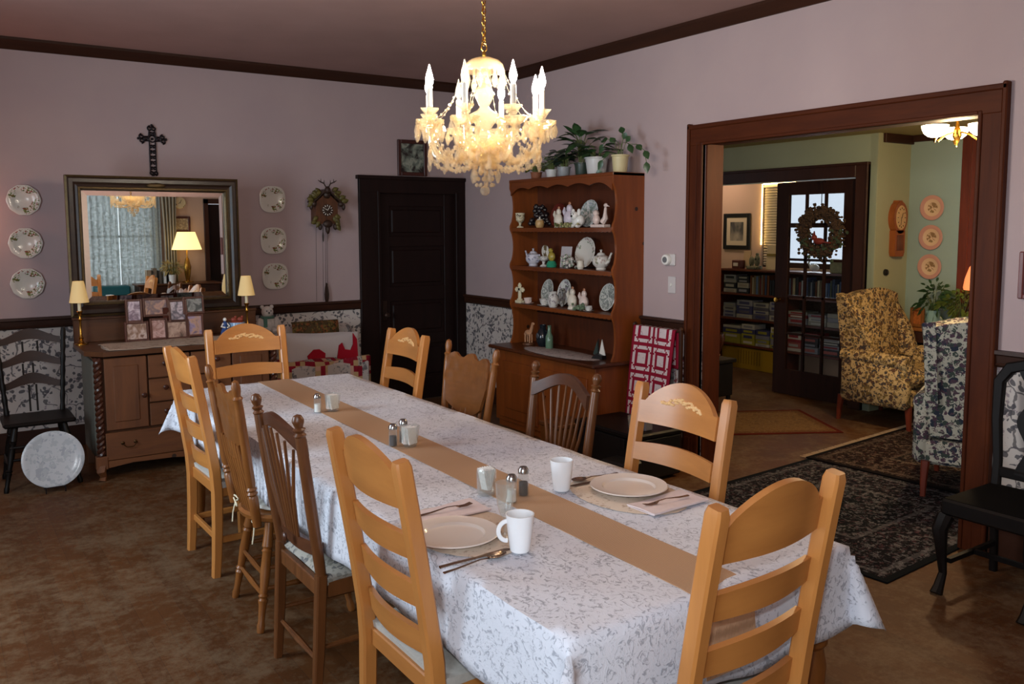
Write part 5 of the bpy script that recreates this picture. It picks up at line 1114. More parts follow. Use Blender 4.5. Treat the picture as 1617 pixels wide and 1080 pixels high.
leafy('trailing_philodendron', 'trailing philodendron in a cream pot at the right end of the hutch top', -.17, -2.52, .065, .13, M_pott, M_leaf, 5, .07, .05, .05, .10, 1, vines=[[(0, -.02, .13), (0, -.06, .22), (0, -.09, .20), (-.02, -.20, .19), (-.03, -.29, .14), (-.03, -.31, .06)], [(0, .02, .13), (-.01, .05, .22), (-.02, .12, .255), (-.02, .17, .22)], [(0, 0, .13), (0, -.03, .24), (-.01, -.035, .28)], [(0, .01, .13), (-.03, .08, .15), (-.05, .14, .10), (-.05, .17, .04)]])
leafy('pothos', 'tall dark-leaved plant in a round white pot, tallest on the hutch', -.17, -2.25, .09, .13, M_potw, M_leaf, 22, .11, .075, .10, .10, 2)
leafy('dieffenbachia', 'striped upright dieffenbachia left of the round white pot', -.17, -2.07, .06, .10, plain('dark_green_pot', '#2f3b33', .4), plain('deep_striped_leaf', '#34502e', .4, var=.45, vscale=30), 22, .19, .085, .08, .22, 3, up=1.2)
leafy('african_violet', 'dark round-leaved plant with red leaves in the middle of the hutch top', -.19, -1.87, .055, .08, plain('grey_glazed_pot', '#8d8f92', .3), plain('dark_violet_leaf', '#27352b', .4, var=.4, vscale=12), 34, .085, .075, .10, .14, 4)
leafy('polka_dot_plant', 'pale speckled small plant left of the dark round-leaved one', -.17, -1.68, .05, .07, M_potw, plain('pale_speckled_leaf', '#8d9a84', .5, var=.4, vscale=50), 44, .055, .036, .09, .12, 5)
leafy('ivy', 'low yellow-green ivy at the left end of the hutch top', -.18, -1.48, .05, .06, plain('terracotta_pot', '#8a5236', .7), M_leaf2, 40, .06, .05, .11, .07, 6)

# ================================================================== RIGHT WALL: thermostat, switch, quilt
t = thing('thermostat', 'round white thermostat on the right wall beside the opening', 'thermostat', (0, -2.885, 1.445), 0)
m = MB(); m.box((-.008, 0, 0), (.016, .10, .085), .006); m.build('wall_plate', plain('thermostat_white', '#c9c3c1', .4), t); m = L([(0, 0), (.04, 0), (.042, .01), (.036, .026), (.03, .028), (0, .028)], 28, M=Matrix.Translation((-.016, .02, 0)) @ Matrix.Rotation(-pi/2, 4, 'Y')); m.build('dial_housing', M_white, t); L([(0, 0), (.022, 0), (.02, .004), (0, .004)], 20, M=Matrix.Translation((-.044, .02, 0)) @ Matrix.Rotation(-pi/2, 4, 'Y')).build('dial_face', plain('grey_dial', '#5d5c5e', .3), t)
t = thing('light_switch', 'white double switch plate below the thermostat', 'light switch', (0, -2.90, 1.265), 0)
MB().box((-.004, 0, 0), (.008, .075, .12), .003).build('plate', plain('switch_plate_white', '#c6bfbe', .4), t); m = MB(); m.box((-.012, .0, .0), (.012, .01, .024), .002, rot=(0, .3, 0)); m.build('toggle', M_white, t)
# quilt rack
t = thing('quilt_rack', 'dark wooden quilt rack against the right wall under the thermostat', 'rack', (-.115, -2.875, 0))
for s in (-1, 1): m = MB(); m.box((0, s*.235, .49), (.03, .022, .96), .004); m.box((0, s*.235, .02), (.19, .03, .04), .006); m.ball((0, s*.235, .965), (.02, .014, .02), 8, 6); m.build('side_post', M_trim, t)
for z in (.955, .55): MB().tube([(0, -.235, z), (0, .235, z)], .011, 8).build('rail', M_trim, t)
qm = MB()
def quilt_uv(i, j, nx, ny, W_, y0):
    u = i/nx; s = j/ny*1.22-.28
    x = -.115; r = .014
    if s < 0: return (x+.018-s*.03, y0-W_/2+W_*u, .965+s)
    zz = .972-s; return (x-.022-.10*s-.008*sin(u*7+s*4), y0-W_/2+W_*u+.03*s, zz if s > .02 else .972-.01)
NXQ, NYQ = 17, 48; vs = [quilt_uv(i, j, NXQ*2, NYQ*2, .42, -2.865) for i in range(NXQ*2+1) for j in range(NYQ*2+1)]; wq = NYQ*2+1
fs = []; mi_ = []
PAT = ['rrrrrrrr', 'rw/www\\w', 'r/rrrrr\\', 'rwrwwwrw', 'rwrwwwrw', 'rwrwwwrw', 'r\\rrrrr/', 'rw\\www/w']
for i in range(NXQ*2):
    for j in range(NYQ*2):
        ci, cj = (i//2) % 8, (j//2) % 8; ch = PAT[cj][ci]; a, b, c, d = i*wq+j, (i+1)*wq+j, (i+1)*wq+j+1, i*wq+j+1
        fs.append((a, b, c, d)); k = 1 if ch == 'w' else 0
        if ch in '/\\': k = 1 if (i % 2 == (j % 2 if ch == '/' else 1-j % 2)) else 0
        mi_.append(k)
qm.add(vs, fs); qm.m = mi_
o = qm.build('folded_quilt', [M_qred, M_qwhite], sharp=80); o.modifiers.new('t', 'SOLIDIFY').thickness = .014; tag(o, 'red and white patchwork quilt hanging on the dark rack', 'quilt')
o = MB().sheet(lambda u, v: (-.075+.012*sin(u*9), -3.005-.09*u, .93-.55*v), 8, 10, .012).build('folded_blanket', floral('grey_white_blanket', '#b5aeae', ['#2d2426', '#8a3a46'], 14, .5)); tag(o, 'grey patterned blanket edge hanging behind the red quilt', 'blanket')
# low dark trunk with small things on top
t = thing('trunk', 'low black trunk on the floor between the quilt rack and the table', 'trunk', (-.485, -2.98, 0), 0)
MB().box((0, 0, .16), (.42, .62, .28), .012).build('body', M_black, t); MB().box((0, 0, .315), (.44, .64, .04), .012).build('lid', M_ebony, t)
for s in (-1, 1): MB().box((-.222, s*.2, .26), (.012, .04, .07), .003).build('latch', M_iron, t)
item('drinking_glass', 'small clear tumbler standing on the black trunk', 'glass', -.55, -3.10, .336, [('glass_body', L([(0, 0), (.026, 0), (.032, .08), (.03, .08), (.024, .006), (0, .005)]), M_glass)])
item('candle_jar', 'square frosted jar on the black trunk beside the tumbler', 'jar', -.53, -3.21, .336, [('jar_body', MB().box((0, 0, .04), (.07, .07, .08), .008), plain('frosted_grey_glass', '#77747a', .3))])
t = thing('radio', 'small black box with a silver front on the floor before the trunk', 'radio', (-.82, -3.30, 0), .15)
MB().box((0, 0, .10), (.16, .22, .2), .012).build('case', M_black, t); MB().box((-.082, 0, .12), (.006, .13, .06), .002).build('silver_panel', plain('silver_panel', '#8d9296', .25, .8), t)
item('storage_box', 'brown wooden box beside the hutch under the quilt', 'box', -.68, -2.51, 0, [('box', MB().box((0, 0, .13), (.26, .22, .26), .008), M_oakx), ('lid', MB().box((0, 0, .275), (.28, .24, .03), .006), M_brown)])
# black chair at right, against the wall
t = thing('carved_black_chair', 'black carved-splat side chair with cabriole legs against the wall at right', 'chair', (-.395, -5.485, 0), pi/2)
M_bc = wood('black_mahogany', '#0b0807', '#150f0d', .5, 2, 8, spec=.2)
for s in (-1, 1):
    MB().sweep([(s*.19, .215, .36), (s*.2, .245, .30), (s*.195, .235, .2), (s*.19, .22, .09), (s*.19, .25, .03), (s*.19, .27, .0)], cham(.052, .052, .014), up=(1, 0, 0), scale=[1.3, 1.2, .85, .62, .8, 1.0]).build('front_leg', M_bc, t)
    MB().sweep([(s*.18, -.20-.02*(1-z/.4), z) for z in (0, .2, .4)], cham(.036, .036, .006), up=(1, 0, 0), scale=[.9, .9, 1]).build('back_leg', M_bc, t)
    MB().sweep([(s*.18, -.20, .42), (s*.185, -.22, .55), (s*.21, -.245, .75), (s*.215, -.265, .93), (s*.17, -.27, 1.0), (s*.07, -.27, 1.03), (0, -.27, 1.015)], cham(.042, .034, .006), up=(0, 1, 0), scale=[1, .9, 1, 1.2, 1.35, 1.25, 1.2]).build('back_frame', M_bc, t)
MB().sheet(lambda u, v: ((u-.5)*(.12+.13*cos(v*pi*2)**2*(.6+.4*v)), -.215-.052*v, .5+.5*v), 12, 20, .014).build('splat', M_bc, t)
MB().box((0, -.213, .50), (.36, .022, .05), .006).build('lower_rail', M_bc, t); m = MB(); m.box((0, .01, .40), (.42, .44, .075), .01); m.build('seat_frame', M_bc, t); MB().sheet(lambda u, v: ((u-.5)*.40, (v-.5)*.42+.01, .44+.025*(sin(pi*u)*sin(pi*v))**.5), 10, 10, .02).build('seat', plain('black_seat_cloth', '#0c0a08', .85, spec=.1), t)
m = MB(); m.box((.17, .01, .15), (.02, .40, .022)); m.box((-.17, .01, .15), (.02, .40, .022)); m.box((0, .0, .15), (.34, .02, .022)); m.build('stretcher', M_bc, t)
framed('framed_print', 'red-brown framed print on the wall right of the opening, at the picture edge', 'picture', -5.385, 1.44, .22, .23, .025, wood('rosewood_frame', '#5a2a28', '#7a3a34', .35, 2, 9), picture_mat('faded_print', ['#8a7a80', '#6a5560', '#a89a9a'], 8), 'right')
# ================================================================== RUGS
def rug(name, label, x0, x1, y0, y1, mat, th=.008, z=0, fringe=False, rz=0):
    t = thing(name, label, 'rug', ((x0+x1)/2, (y0+y1)/2, z), rz); hx_, hy_ = (x1-x0)/2, (y1-y0)/2
    MB().box((0, 0, th/2), (2*hx_, 2*hy_, th), .003).build('pile', mat, t)
    if fringe:
        f = MB(); g = random.Random(2)
        for i in range(int(2*hx_/.02)):
            x = -hx_+.01+.02*i; f.sweep([(x, hy_-.005, .004), (x+g.uniform(-.008, .008), hy_+.03, .003), (x+g.uniform(-.012, .012), hy_+.055, .002)], rect(.010, .003))
        f.build('fringe', plain('cream_rug_fringe', '#a58d70', .95), t)
    return t
rug('oriental_rug', 'dark navy oriental rug running from the dining room through the opening', -.80, .86, -5.06, -3.56, rug_mat('navy_oriental', .83, .75, '#0b0f14', '#100f15', '#77767a', '#5a3a40'), rz=.06)
rug('oriental_rug', 'dark red-black oriental rug with cream fringe in the parlour', .84, 2.75, -5.3, -3.42, rug_mat('maroon_oriental', .95, .94, '#110c0c', '#190d0c', '#77685c', '#4a231d'), .010, .0085, True, .08)
rug('mat', 'small tan rug with red border before the parlour doorway', .98, 1.98, -2.98, -2.10, rug_mat('tan_mat', .5, .44, '#7a5c3a', '#6a4a2c', '#57402a', '#8f7450'), .006, 0, False, -.52)
# ================================================================== WING CHAIRS
def wing_chair(name, label, loc, rz, mat, legm, hgt=1.12, skirt=.19):
    t = thing(name, label, 'chair', loc, rz, None)
    pts = [(-.31, .40)]+[(-.31-.03*(i/8), .40+(hgt-.10-.40)*i/8) for i in range(1, 9)]+[(-.30+.60*i/12, hgt-.05+.05*sin(pi*i/12)) for i in range(13)]+[(.34-.03*(i/8), hgt-.10-(hgt-.10-.40)*i/8) for i in range(9)]
    m = MB()
    def bk(u, v):
        z = .36+(hgt-.36)*v*1.0-(0.06*(2*u-1)**2*v); return ((u-.5)*(.62+.05*v), -.30-.10*v+.045*sin(pi*u)*sin(pi*min(1, v*1.05)), z)
    m.sheet(bk, 14, 14, .13); m.build('back', mat, t, sharp=60)
    for s in (-1, 1):
        w_ = MB()
        def wg(u, v, s=s):
            z = .56+(hgt-.58)*v; d = .30*(1-.55*v**2)*(.55+.45*sin(pi*min(1, .35+v*.6))); return (s*(.325+.025*v+.02*u), -.42+.06-.06*v+d*u, z-.02*u)
        w_.sheet(wg, 8, 10, .07*s); w_.build('wing', mat, t, sharp=60)
        a = MB(); a.box((s*.345, -.02, .385), (.10, .62, .39), .03); a.tube([(s*.345, -.33, .58), (s*.345, .1, .575), (s*.345, .285, .565)], [.055, .062, .065], 12); a.build('arm', mat, t, sharp=60)
        for f, y in ((1, .26), (-1, -.36)): MB().sweep([(s*.31, y, .22), (s*.315, y+f*.012, .1), (s*.315, y+f*.02, 0)], cham(.045, .045, .008), up=(1, 0, 0), scale=[1.1, .85, .65]).build('leg', legm, t)
    MB().box((0, -.03, skirt+.075), (.66, .60, .15), .02).build('seat_base', mat, t)
    MB().box((0, .02, .43), (.57, .56, .15), .05).build('seat_cushion', mat, t)
    return t
M_legr = wood('reddish_chair_leg', '#5a2214', '#7a3420', .35, 2, 8)
wing_chair('wing_chair', 'gold and brown floral wing chair before the green wall', (2.43, -3.20, 0), pi, floral('gold_floral_tapestry', '#c2a572', ['#5a4030', '#7a6236', '#3d3a3c'], 19, .5), M_legr)
wing_chair('wing_chair', 'navy and cream floral wing chair seen from behind, beside the right casing', (1.07, -4.63, .018), radians(-67), floral('navy_floral_tapestry', '#b9b6a6', ['#2f3644', '#3f4a44', '#54404c'], 15, .49), M_legr, 1.10)
# console table in the bay with plants, lamp, frame
t = thing('side_table', 'small reddish side table behind the gold wing chair', 'table', (2.91, -3.33, 0))
MB().box((0, 0, .765), (.22, .68, .03), .008).build('tabletop', M_oak, t); MB().box((0, 0, .70), (.18, .62, .10)).build('apron', M_trim, t)
for sx in (-1, 1):
    for sy in (-1, 1): MB().sweep([(sx*.07, sy*.29, z) for z in (0, .3, .7)], cham(.04, .04, .005), up=(1, 0, 0), scale=[.6, .85, 1]).build('leg', M_trim, t)
f = framed('tabletop_frame', 'small orange wooden frame on the side table', 'picture frame', -3.07, .869, .13, .175, .028, M_oak, picture_mat('amber_photo', ['#5a2c14', '#a8602c', '#7a3f1c'], 20), 'right', 2.87)
def bush(name, label, loc, r, n, lm, LL, LW, seed, potm, ph, pr, squash=.9):
    t = thing(name, label, 'plant', loc, 0, 'plants on the parlour table')
    MB().lathe([(0, 0), (pr*.75, 0), (pr, ph), (pr*.9, ph), (pr*.85, ph*.85), (0, ph*.85)], 20).build('pot', potm, t)
    g = random.Random(seed); lf = MB(); st = MB(); c = Vector((0, 0, ph+r*.7))
    for i in range(n):
        d = Vector((g.gauss(0, 1), g.gauss(0, 1), g.gauss(0, 1)+.25)).normalized(); p = c+Vector((d.x*r, d.y*r, d.z*r*squash))*g.uniform(.45, 1)
        if i % 4 == 0: st.tube([(0, 0, ph*.8), tuple((p+Vector((0, 0, ph)))*.5), tuple(p)], .002, 4)
        leafblade(lf, p, d+Vector((0, 0, -.3)), LL*g.uniform(.7, 1.2), LW, Vector((d.y, -d.x, .8)), .3)
    st.build('stems', M_stem, t); lf.build('leaves', lm, t); return t
bush('potted_ficus', 'drooping small-leaved plant in a pale teal pot on the side table', (2.90, -3.19, .78), .13, 130, M_leaf, .06, .028, 8, plain('pale_teal_pot', '#7d9c94', .35), .16, .065, 1.25)
bush('potted_fern', 'wide bushy green plant right of the teal pot on the side table', (2.90, -3.45, .78), .17, 190, M_leaf2, .06, .03, 9, M_potw, .10, .07, .75)
t = thing('boudoir_lamp', 'lit table lamp with a pink fabric shade behind the bushy plant', 'lamp', (2.93, -3.60, .78))
MB().lathe([(0, 0), (.07, 0), (.07, .012), (.03, .025), (.018, .06), (.03, .14), (.018, .22), (.010, .30), (.008, .44), (0, .44)], 18).build('base', M_brass, t)
MB().lathe([(.145, .36), (.15, .38), (.14, .45), (.135, .47), (.11, .55), (.06, .62), (.05, .63), (.058, .62), (.106, .55), (.132, .47), (.137, .45), (.147, .38)], 32, mod=lambda a, r: 1+.03*abs(cos(4*a))).build('shade', shade_mat('pink_silk_shade', '#e08a64', .75, '#ff8a4c'), t)
m = MB(); m.ball((0, 0, .46), .03, 10, 8); m.build('bulb', plain('warm_bulb', '#ffd9a0', .4, emit='#ffb870', es=90), t)
# parlour ceiling fixture
t = thing('ceiling_light', 'three-shade brass ceiling light glowing at the top of the opening', 'ceiling light', (1.06, -4.345, -.02))
MB().lathe([(0, 2.44), (.03, 2.445), (.06, 2.475), (.075, 2.52), (0, 2.52)], 24).build('canopy', M_brass, t)
m = MB(); m.lathe([(0, 2.20), (.004, 2.205), (.006, 2.22), (.012, 2.23), (.028, 2.27), (.02, 2.31), (.010, 2.34), (.012, 2.45), (0, 2.45)], 14); m.build('stem', M_brass, t)
M_gl = plain('glowing_tulip_glass', '#fff3df', .4, emit='#ffe2b8', es=10)
for k in range(3):
    a = radians(33+k*120); p = (.152*cos(a), .152*sin(a))
    ar = MB(); ar.tube([(0, 0, 2.30), (p[0]*.5, p[1]*.5, 2.275), (p[0]*.85, p[1]*.85, 2.235), (p[0], p[1], 2.25)], .006, 7); ar.lathe([(0, 2.225), (.006, 2.232), (.010, 2.245), (.02, 2.256), (.0, 2.262)], 12, Matrix.Translation((p[0], p[1], 0))); ar = ar.build('arm', M_brass, t)
    MB().lathe([(.015, 2.258), (.04, 2.265), (.062, 2.285), (.074, 2.315), (.076, 2.335), (.072, 2.335), (.069, 2.315), (.058, 2.29), (.038, 2.271), (.015, 2.264)], 24, Matrix.Translation((p[0], p[1], 0)), mod=lambda q, r: 1+(.05*cos(6*q) if r > .06 else 0)).build('glass_shade', M_gl, ar)
light('parlour_lamp_glow', 'POINT', (1.06, -4.345, 2.13), 60, (1, .70, .38), .06)
# bay wall things
t = thing('wall_clock', 'small oak regulator wall clock on the yellow-green wall', 'clock', (2.885, -2.80, 1.66), 0)
m = MB(); m.prism([(.105*cos(a)*(1.0), .095+.145*sin(a)) for a in [2*pi*i/32 for i in range(32)]], -.06, 0); m.prism([(-.075, -.02), (.075, -.02), (.075, -.22), (.06, -.255), (-.06, -.255), (-.075, -.22)], -.06, 0); m.prism([(-.055, .20), (.055, .20), (.03, .25), (-.03, .25)], -.05, 0); m.build('case', wood('orange_oak', '#7a3d18', '#9a5526', .35, 2, 9), t)
m = MB(); m.prism([(.075*cos(a), .095+.11*sin(a)) for a in [2*pi*i/32 for i in range(32)]], -.066, -.058); m.build('dial', plain('aged_dial', '#c9a878', .4, var=.08, vscale=30), t)
m = MB()
for i in range(12): q = pi*i/6; m.box((.055*sin(q), -.068, .095+.085*cos(q)), (.006, .003, .014), rot=(0, q, 0))
m.box((.01, -.069, .115), (.005, .002, .05), rot=(0, .4, 0)); m.box((-.006, -.069, .065), (.004, .002, .07), rot=(0, .1, 0)); m.build('hands_and_numerals', M_iron, t)
m = MB(); m.box((0, -.062, -.13), (.10, .006, .14), .002); m.build('pendulum_door', wood('dark_oak_panel', '#4a2210', '#6a351a', .3, 2, 9), t)
o = MB().lathe([(0, 0), (.03, 0), (.028, .02), (.018, .028), (0, .03)], 16).build('dimmer_switch', M_black, loc=(2.765, -2.80, 1.262), rot=FACE_Y); tag(o, 'small black round dimmer on the yellow-green wall below the clock', 'switch')
M_pinkp = plate_mat('pink_rim_china', '#d0b08e', .11, ['#8a7a50', '#8a6a4a'], 0, .42, 60, .54, '#bd8c7c', .70)
for z, lab in ((1.843, 'uppermost pink-rimmed plate on the blue-green bay wall'), (1.577, 'middle pink-rimmed plate on the blue-green bay wall'), (1.313, 'lowest pink-rimmed plate on the blue-green bay wall')):
    o = MB().lathe(WP, 40).build('wall_plate', M_pinkp, loc=(3.099, -3.033, z), rot=(0, -pi/2, 0)); tag(o, lab, 'plate', 'pink-rimmed plates in the parlour')
# french door leaf with wreath
M_fd = wood('dark_walnut_door', '#21110b', '#30190f', .55, 2, 7, spec=.15)
d = MB(); bx(2.62, 2.66, -2.60, -2.45, 0.01, 2.11, d, .004); bx(2.62, 2.66, -1.84, -1.69, 0.01, 2.11, d, .004); bx(2.62, 2.66, -2.46, -1.83, 1.985, 2.11, d, .004); bx(2.62, 2.66, -2.46, -1.83, .01, .26, d, .004)
for y in (-2.035, -2.25): bx(2.628, 2.652, y-.012, y+.012, .26, 1.99, d)
for z in (1.70, 1.355, .99, .62): bx(2.628, 2.652, -2.46, -1.83, z-.012, z+.012, d)
fd = struct('door_2', d, M_fd); bx(2.637, 2.641, -2.45, -1.84, .26, 1.99).build('door_glass', M_pane, fd)
L([(0, 0), (.02, 0), (.012, .02), (.025, .035), (.024, .055), (0, .06)], 14, M=Matrix.Translation((2.62, -1.75, .95)) @ Matrix.Rotation(-pi/2, 4, 'Y')).build('door_knob', M_brass, fd)
t = thing('wreath', 'dried wreath with a red cardinal hanging on the glass door', 'wreath', (2.575, -2.245, 1.625))
g = random.Random(6); m = MB(); l2 = MB()
for i in range(1100):
    a = g.uniform(0, 6.283); r = .19+g.gauss(0, .032); p = (g.uniform(-.04, .028), r*cos(a), r*sin(a))
    (m if g.random() < .7 or a < 3.0 else l2).ball(p, (g.uniform(.010, .02), g.uniform(.010, .022), g.uniform(.010, .022)), 5, 3)
m.tube([(0, .195*cos(a), .195*sin(a)) for a in [2*pi*i/28 for i in range(28)]], .03, 8, closed=True); m.build('twigs', plain('brown_twigs', '#43301f', .8, var=.4, vscale=40), t); l2.build('greenery', plain('wreath_greenery', '#3a4a33', .7, var=.4, vscale=40), t)
m = MB(); m.ball((-.05, -.02, -.085), (.03, .06, .032), 10, 8); m.ball((-.055, .03, -.05), .028, 10, 8); m.sweep([(-.05, -.07, -.09), (-.05, -.15, -.10)], rect(.03, .012)); m.prism([(.02, -.03), (.045, -.035), (.03, .01)], -.062, -.048, plane='yz'); m.build('cardinal', plain('cardinal_red', '#7a2a20', .6), t)
m = MB(); m.tube([(0, 0, .22), (.0, 0, .46), (.035, 0, .485), (.05, 0, .46)], .004, 5); m.ball((-.012, .0, .47), .012, 8, 6); m.build('hanger', M_iron, t)
# pedestal with urn left inside the opening
t = thing('pedestal_stand', 'black pedestal stand just inside the left side of the opening', 'stand', (.62, -2.73, 0))
MB().box((0, 0, .645), (.26, .26, .03), .006).box((0, 0, .50), (.22, .22, .26), .006).build('top_block', M_ebony, t)
for sx in (-1, 1):
    for sy in (-1, 1): turned(MB(), (sx*.09, sy*.09, 0), (sx*.085, sy*.085, .38), LEGT).build('leg', M_ebony, t)
t = thing('urn', 'dark red-brown urn with brass bands on the black pedestal', 'urn', (.62, -2.73, .661))
MB().lathe([(0, 0), (.05, 0), (.045, .03), (.07, .08), (.09, .15), (.085, .19), (.08, .19), (.06, .08), (0, .06)], 22).build('body', plain('dark_red_brown_glaze', '#33170e', .25), t)
m = MB(); m.tube([(.053*cos(a), .053*sin(a), .02) for a in [2*pi*i/20 for i in range(20)]], .006, 6, closed=True); m.ball((-.06, .05, .105), .014, 8, 6); m.ball((-.03, .07, .02), .012, 8, 6); m.build('brass_fittings', M_brass, t)
o = MB().tube([(0, 0, 0), (0, 0, .8), (0, 0, 1.62)], .011, 8).build('yellow_strip', plain('pale_yellow_strip', '#c9a552', .4), loc=(.82, -2.59, 0)); tag(o, 'slender pale yellow upright tube behind the urn at the left edge of the opening', 'yellow_strip')  # thin tube stands for a narrow yellow strip beside the jamb
# ================================================================== LIBRARY
t = thing('ceiling_light', 'added round frosted flush light on the library ceiling, out of view behind the door head', 'ceiling light', (3.25, .1, 0))  # unseen fixture added to brighten the peach library wall
MB().lathe([(.12, 2.47), (.125, 2.5), (0, 2.5)], 24).build('rim', M_brass, t); MB().lathe([(0, 2.36), (.06, 2.37), (.10, 2.41), (.115, 2.47), (0, 2.47)], 24).build('globe', plain('added_frosted_globe', '#fff2e0', .4, emit='#ffe0cc', es=32), t)
bc = thing('bookcase', 'low reddish bookcase full of books and games in the room beyond', 'bookcase', (3.66, 0, 0))
M_bc2 = wood('red_brown_shelf', '#4a1f12', '#6a301c', .4, 1, 8)
for z, n_ in ((1.18, 'top'), (.895, 'shelf'), (.60, 'shelf'), (.29, 'shelf')): bx(-.17, .15, -2.35, -.16, z-.022, z).build(n_, M_bc2, bc)
for y in (-2.36, -1.10, -.17): bx(-.16, .15, y, y+.02, 0, 1.16).build('upright', M_bc2, bc)
bx(.13, .15, -2.35, -.16, .28, 1.16).build('back_board', M_trim, bc)
BK = [plain('book_cloth_%d' % i, c, .7) for i, c in enumerate(['#3a4a6a', '#8c8478', '#2c3a52', '#6a2a2a', '#4f5a4a', '#a89c80', '#20242c', '#7a6a50', '#5c6f8c', '#9aa0a6', '#6a3a1c', '#32507c'])]
M_page = plain('paper_edges', '#c9c0a8', .9)
def book(name, label, cat, loc, dims, mat, grp, lay=False):
    t = thing(name, label, cat, loc, 0, grp); a, b, c = dims
    m = MB(); m.box((-a/2+.002, 0, c/2), (.004, b, c)); m.box((0, b/2-.0015, c/2), (a, .003, c)); m.box((0, -b/2+.0015, c/2), (a, .003, c)); m.build('cover', mat, t)
    MB().box((.002, 0, c/2), (a-.008, b-.006, c-.008)).build('pages', M_page, t)
g = random.Random(12)
def fill(y0, y1, z, hmax, grp, label):
    y = y0
    while y > y1:
        w_ = g.uniform(.018, .042); h = g.uniform(.7, 1)*hmax; book('book', label, 'book', (3.52+.06, y-w_/2, z), (.14, w_-.002, h), g.choice(BK), grp); y -= w_
fill(-.62, -1.06, .896, .24, 'upright books seen left of the glass door', 'upright book on the upper library shelf left of the glass door'); fill(-1.14, -2.3, .896, .235, 'upright books seen through the glass door', 'upright book on the upper library shelf behind the glass door')
def boxes(y0, y1, z, n, grp, label, cols, wmin=.2, wmax=.3):
    y = y0
    while y > y1+.12:
        w_ = min(g.uniform(wmin, wmax), y-y1); zz = z+.001
        for k in range(n):
            h = g.uniform(.03, .07) if n > 2 else g.uniform(.06, .10)
            if zz+h > z+.265: break
            t = thing('game_box', label, 'box', (3.62, y-w_/2, zz), 0, grp); c = g.choice(cols)
            MB().box((0, 0, h/2), (.2, w_-.015-.01*(k % 2), h), .002).build('lid', c, t); MB().box((-.1005, 0, h*.5), (.003, w_*.6, h*.45)).build('printed_panel', g.choice(cols), t); zz += h+.001
        y -= w_
GC = [plain('game_%d' % i, c, .5) for i, c in enumerate(['#8a8a92', '#8a1f2a', '#3d3f6a', '#9a968a', '#c0bdb4', '#2c2a30', '#a09a3a', '#5a5560', '#b05a50'])]
boxes(-.2, -.6, .896, 4, 'stacked magazines on the upper library shelf', 'flat stacked magazine box on the upper library shelf at far left', [GC[0], GC[3], BK[1], BK[6]]); boxes(-.2, -1.08, .601, 4, 'game boxes on the second library shelf', 'game box stacked on the second library shelf left of the glass door', [GC[0], GC[3], GC[2], GC[7]])
boxes(-1.14, -2.3, .601, 3, 'game boxes behind the glass door', 'red or grey game box on the second library shelf behind the glass', [GC[1], GC[1], GC[0], GC[3], GC[4]]); boxes(-.2, -1.08, .291, 4, 'game boxes on the lower library shelf', 'game box on the lower library shelf left of the glass door', [GC[2], GC[4], GC[6], GC[0]]); boxes(-1.14, -2.3, .291, 4, 'lower game boxes behind the glass door', 'game box on the lower library shelf behind the glass', [GC[4], GC[8], GC[5], GC[0], GC[1]])
t = thing('toy_chest', 'yellow grooved chest on the floor under the bookcase shelves', 'chest', (3.64, -.62, 0))
m = MB(); m.box((0, 0, .125), (.24, .84, .25), .006)
m.build('body', plain('mustard_yellow_paint', '#a8861c', .5), t); m = MB()
for i in range(9): m.box((-.1205, -.16+i*.04, .14), (.003, .005, .16))
m.build('grooves', plain('groove_brown', '#5a430c', .7), t)
framed('framed_landscape', 'black-framed mountain landscape on the peach library wall', 'picture', -.115, 1.62, .42, .44, .05, M_black, picture_mat('grey_mountain', ['#2a2a2a', '#4a4a48', '#8d8577', '#b5a890'], 5, (1, 1, .6)), 'right', 3.849, plain('cream_mount', '#c9b89a', .8), .055)
tt = [('framed_card', 'small tan card leaning below the black-framed landscape', -.21, .12, .18, '#c9a97c'), ('framed_card', 'small dark red frame at the left end of the bookcase top', -.20+.0, .0, 0, '')]
item('leaning_card', 'tan card leaning below the landscape on the bookcase top', 'card', 3.66, -.44, 1.181, [('card', MB().box((0, 0, .11), (.012, .11, .20), .002, rot=(0, .1, 0)), plain('tan_card', '#bfa077', .8))])
item('figurine_group', 'dark green-grey figurine group on the bookcase top', 'figurine', 3.60, -.60, 1.181, [('figures', MB().box((0, 0, .02), (.10, .17, .04), .01).ball((0, .04, .09), (.03, .035, .06), 10, 8).ball((0, -.04, .10), (.03, .04, .07), 10, 8).ball((0, -.04, .175), .02, 8, 6), floral('grey_green_figures', '#7d7a62', ['#3c3a30'], 20, .5))])
item('red_box', 'small dark red box at the left end of the bookcase top', 'box', 3.60, -.36, 1.181, [('box', MB().box((0, 0, .05), (.10, .12, .10), .005), plain('dark_red_box', '#5a2418', .5)), ('label', MB().box((-.0515, 0, .05), (.003, .07, .04)), M_ivory)])
item('display_card', 'tall cream card with a gold band on the bookcase top by the door', 'card', 3.66, -.83, 1.181, [('card', MB().box((0, 0, .14), (.012, .2, .28), .002, rot=(0, .08, 0)), plain('cream_card', '#cdb78f', .8)), ('band', MB().box((-.012, 0, .17), (.008, .18, .03), rot=(0, .08, 0)), plain('olive_gold_band', '#7a6424', .5))])
item('white_swan', 'small bright white swan figurine on the bookcase behind the glass door', 'figurine', 3.57, -1.45, 1.181, [('body', MB().ball((0, 0, .05), (.035, .06, .04), 10, 8).tube([(0, .05, .06), (0, .075, .1), (0, .06, .13)], .012, 7), M_white)])
for i, (y, c, lab) in enumerate(((-1.74, '#8a8450', 'olive patterned box behind the middle glass panes'), (-1.97, '#8a8a80', 'grey patterned box behind the right glass panes'))):
    item('tin_box', lab+' on the bookcase', 'box', 3.62, y, 1.181, [('box', MB().box((0, 0, .075), (.12, .18, .15), .006), plain('tin_%d' % i, c, .5, var=.25, vscale=20))])
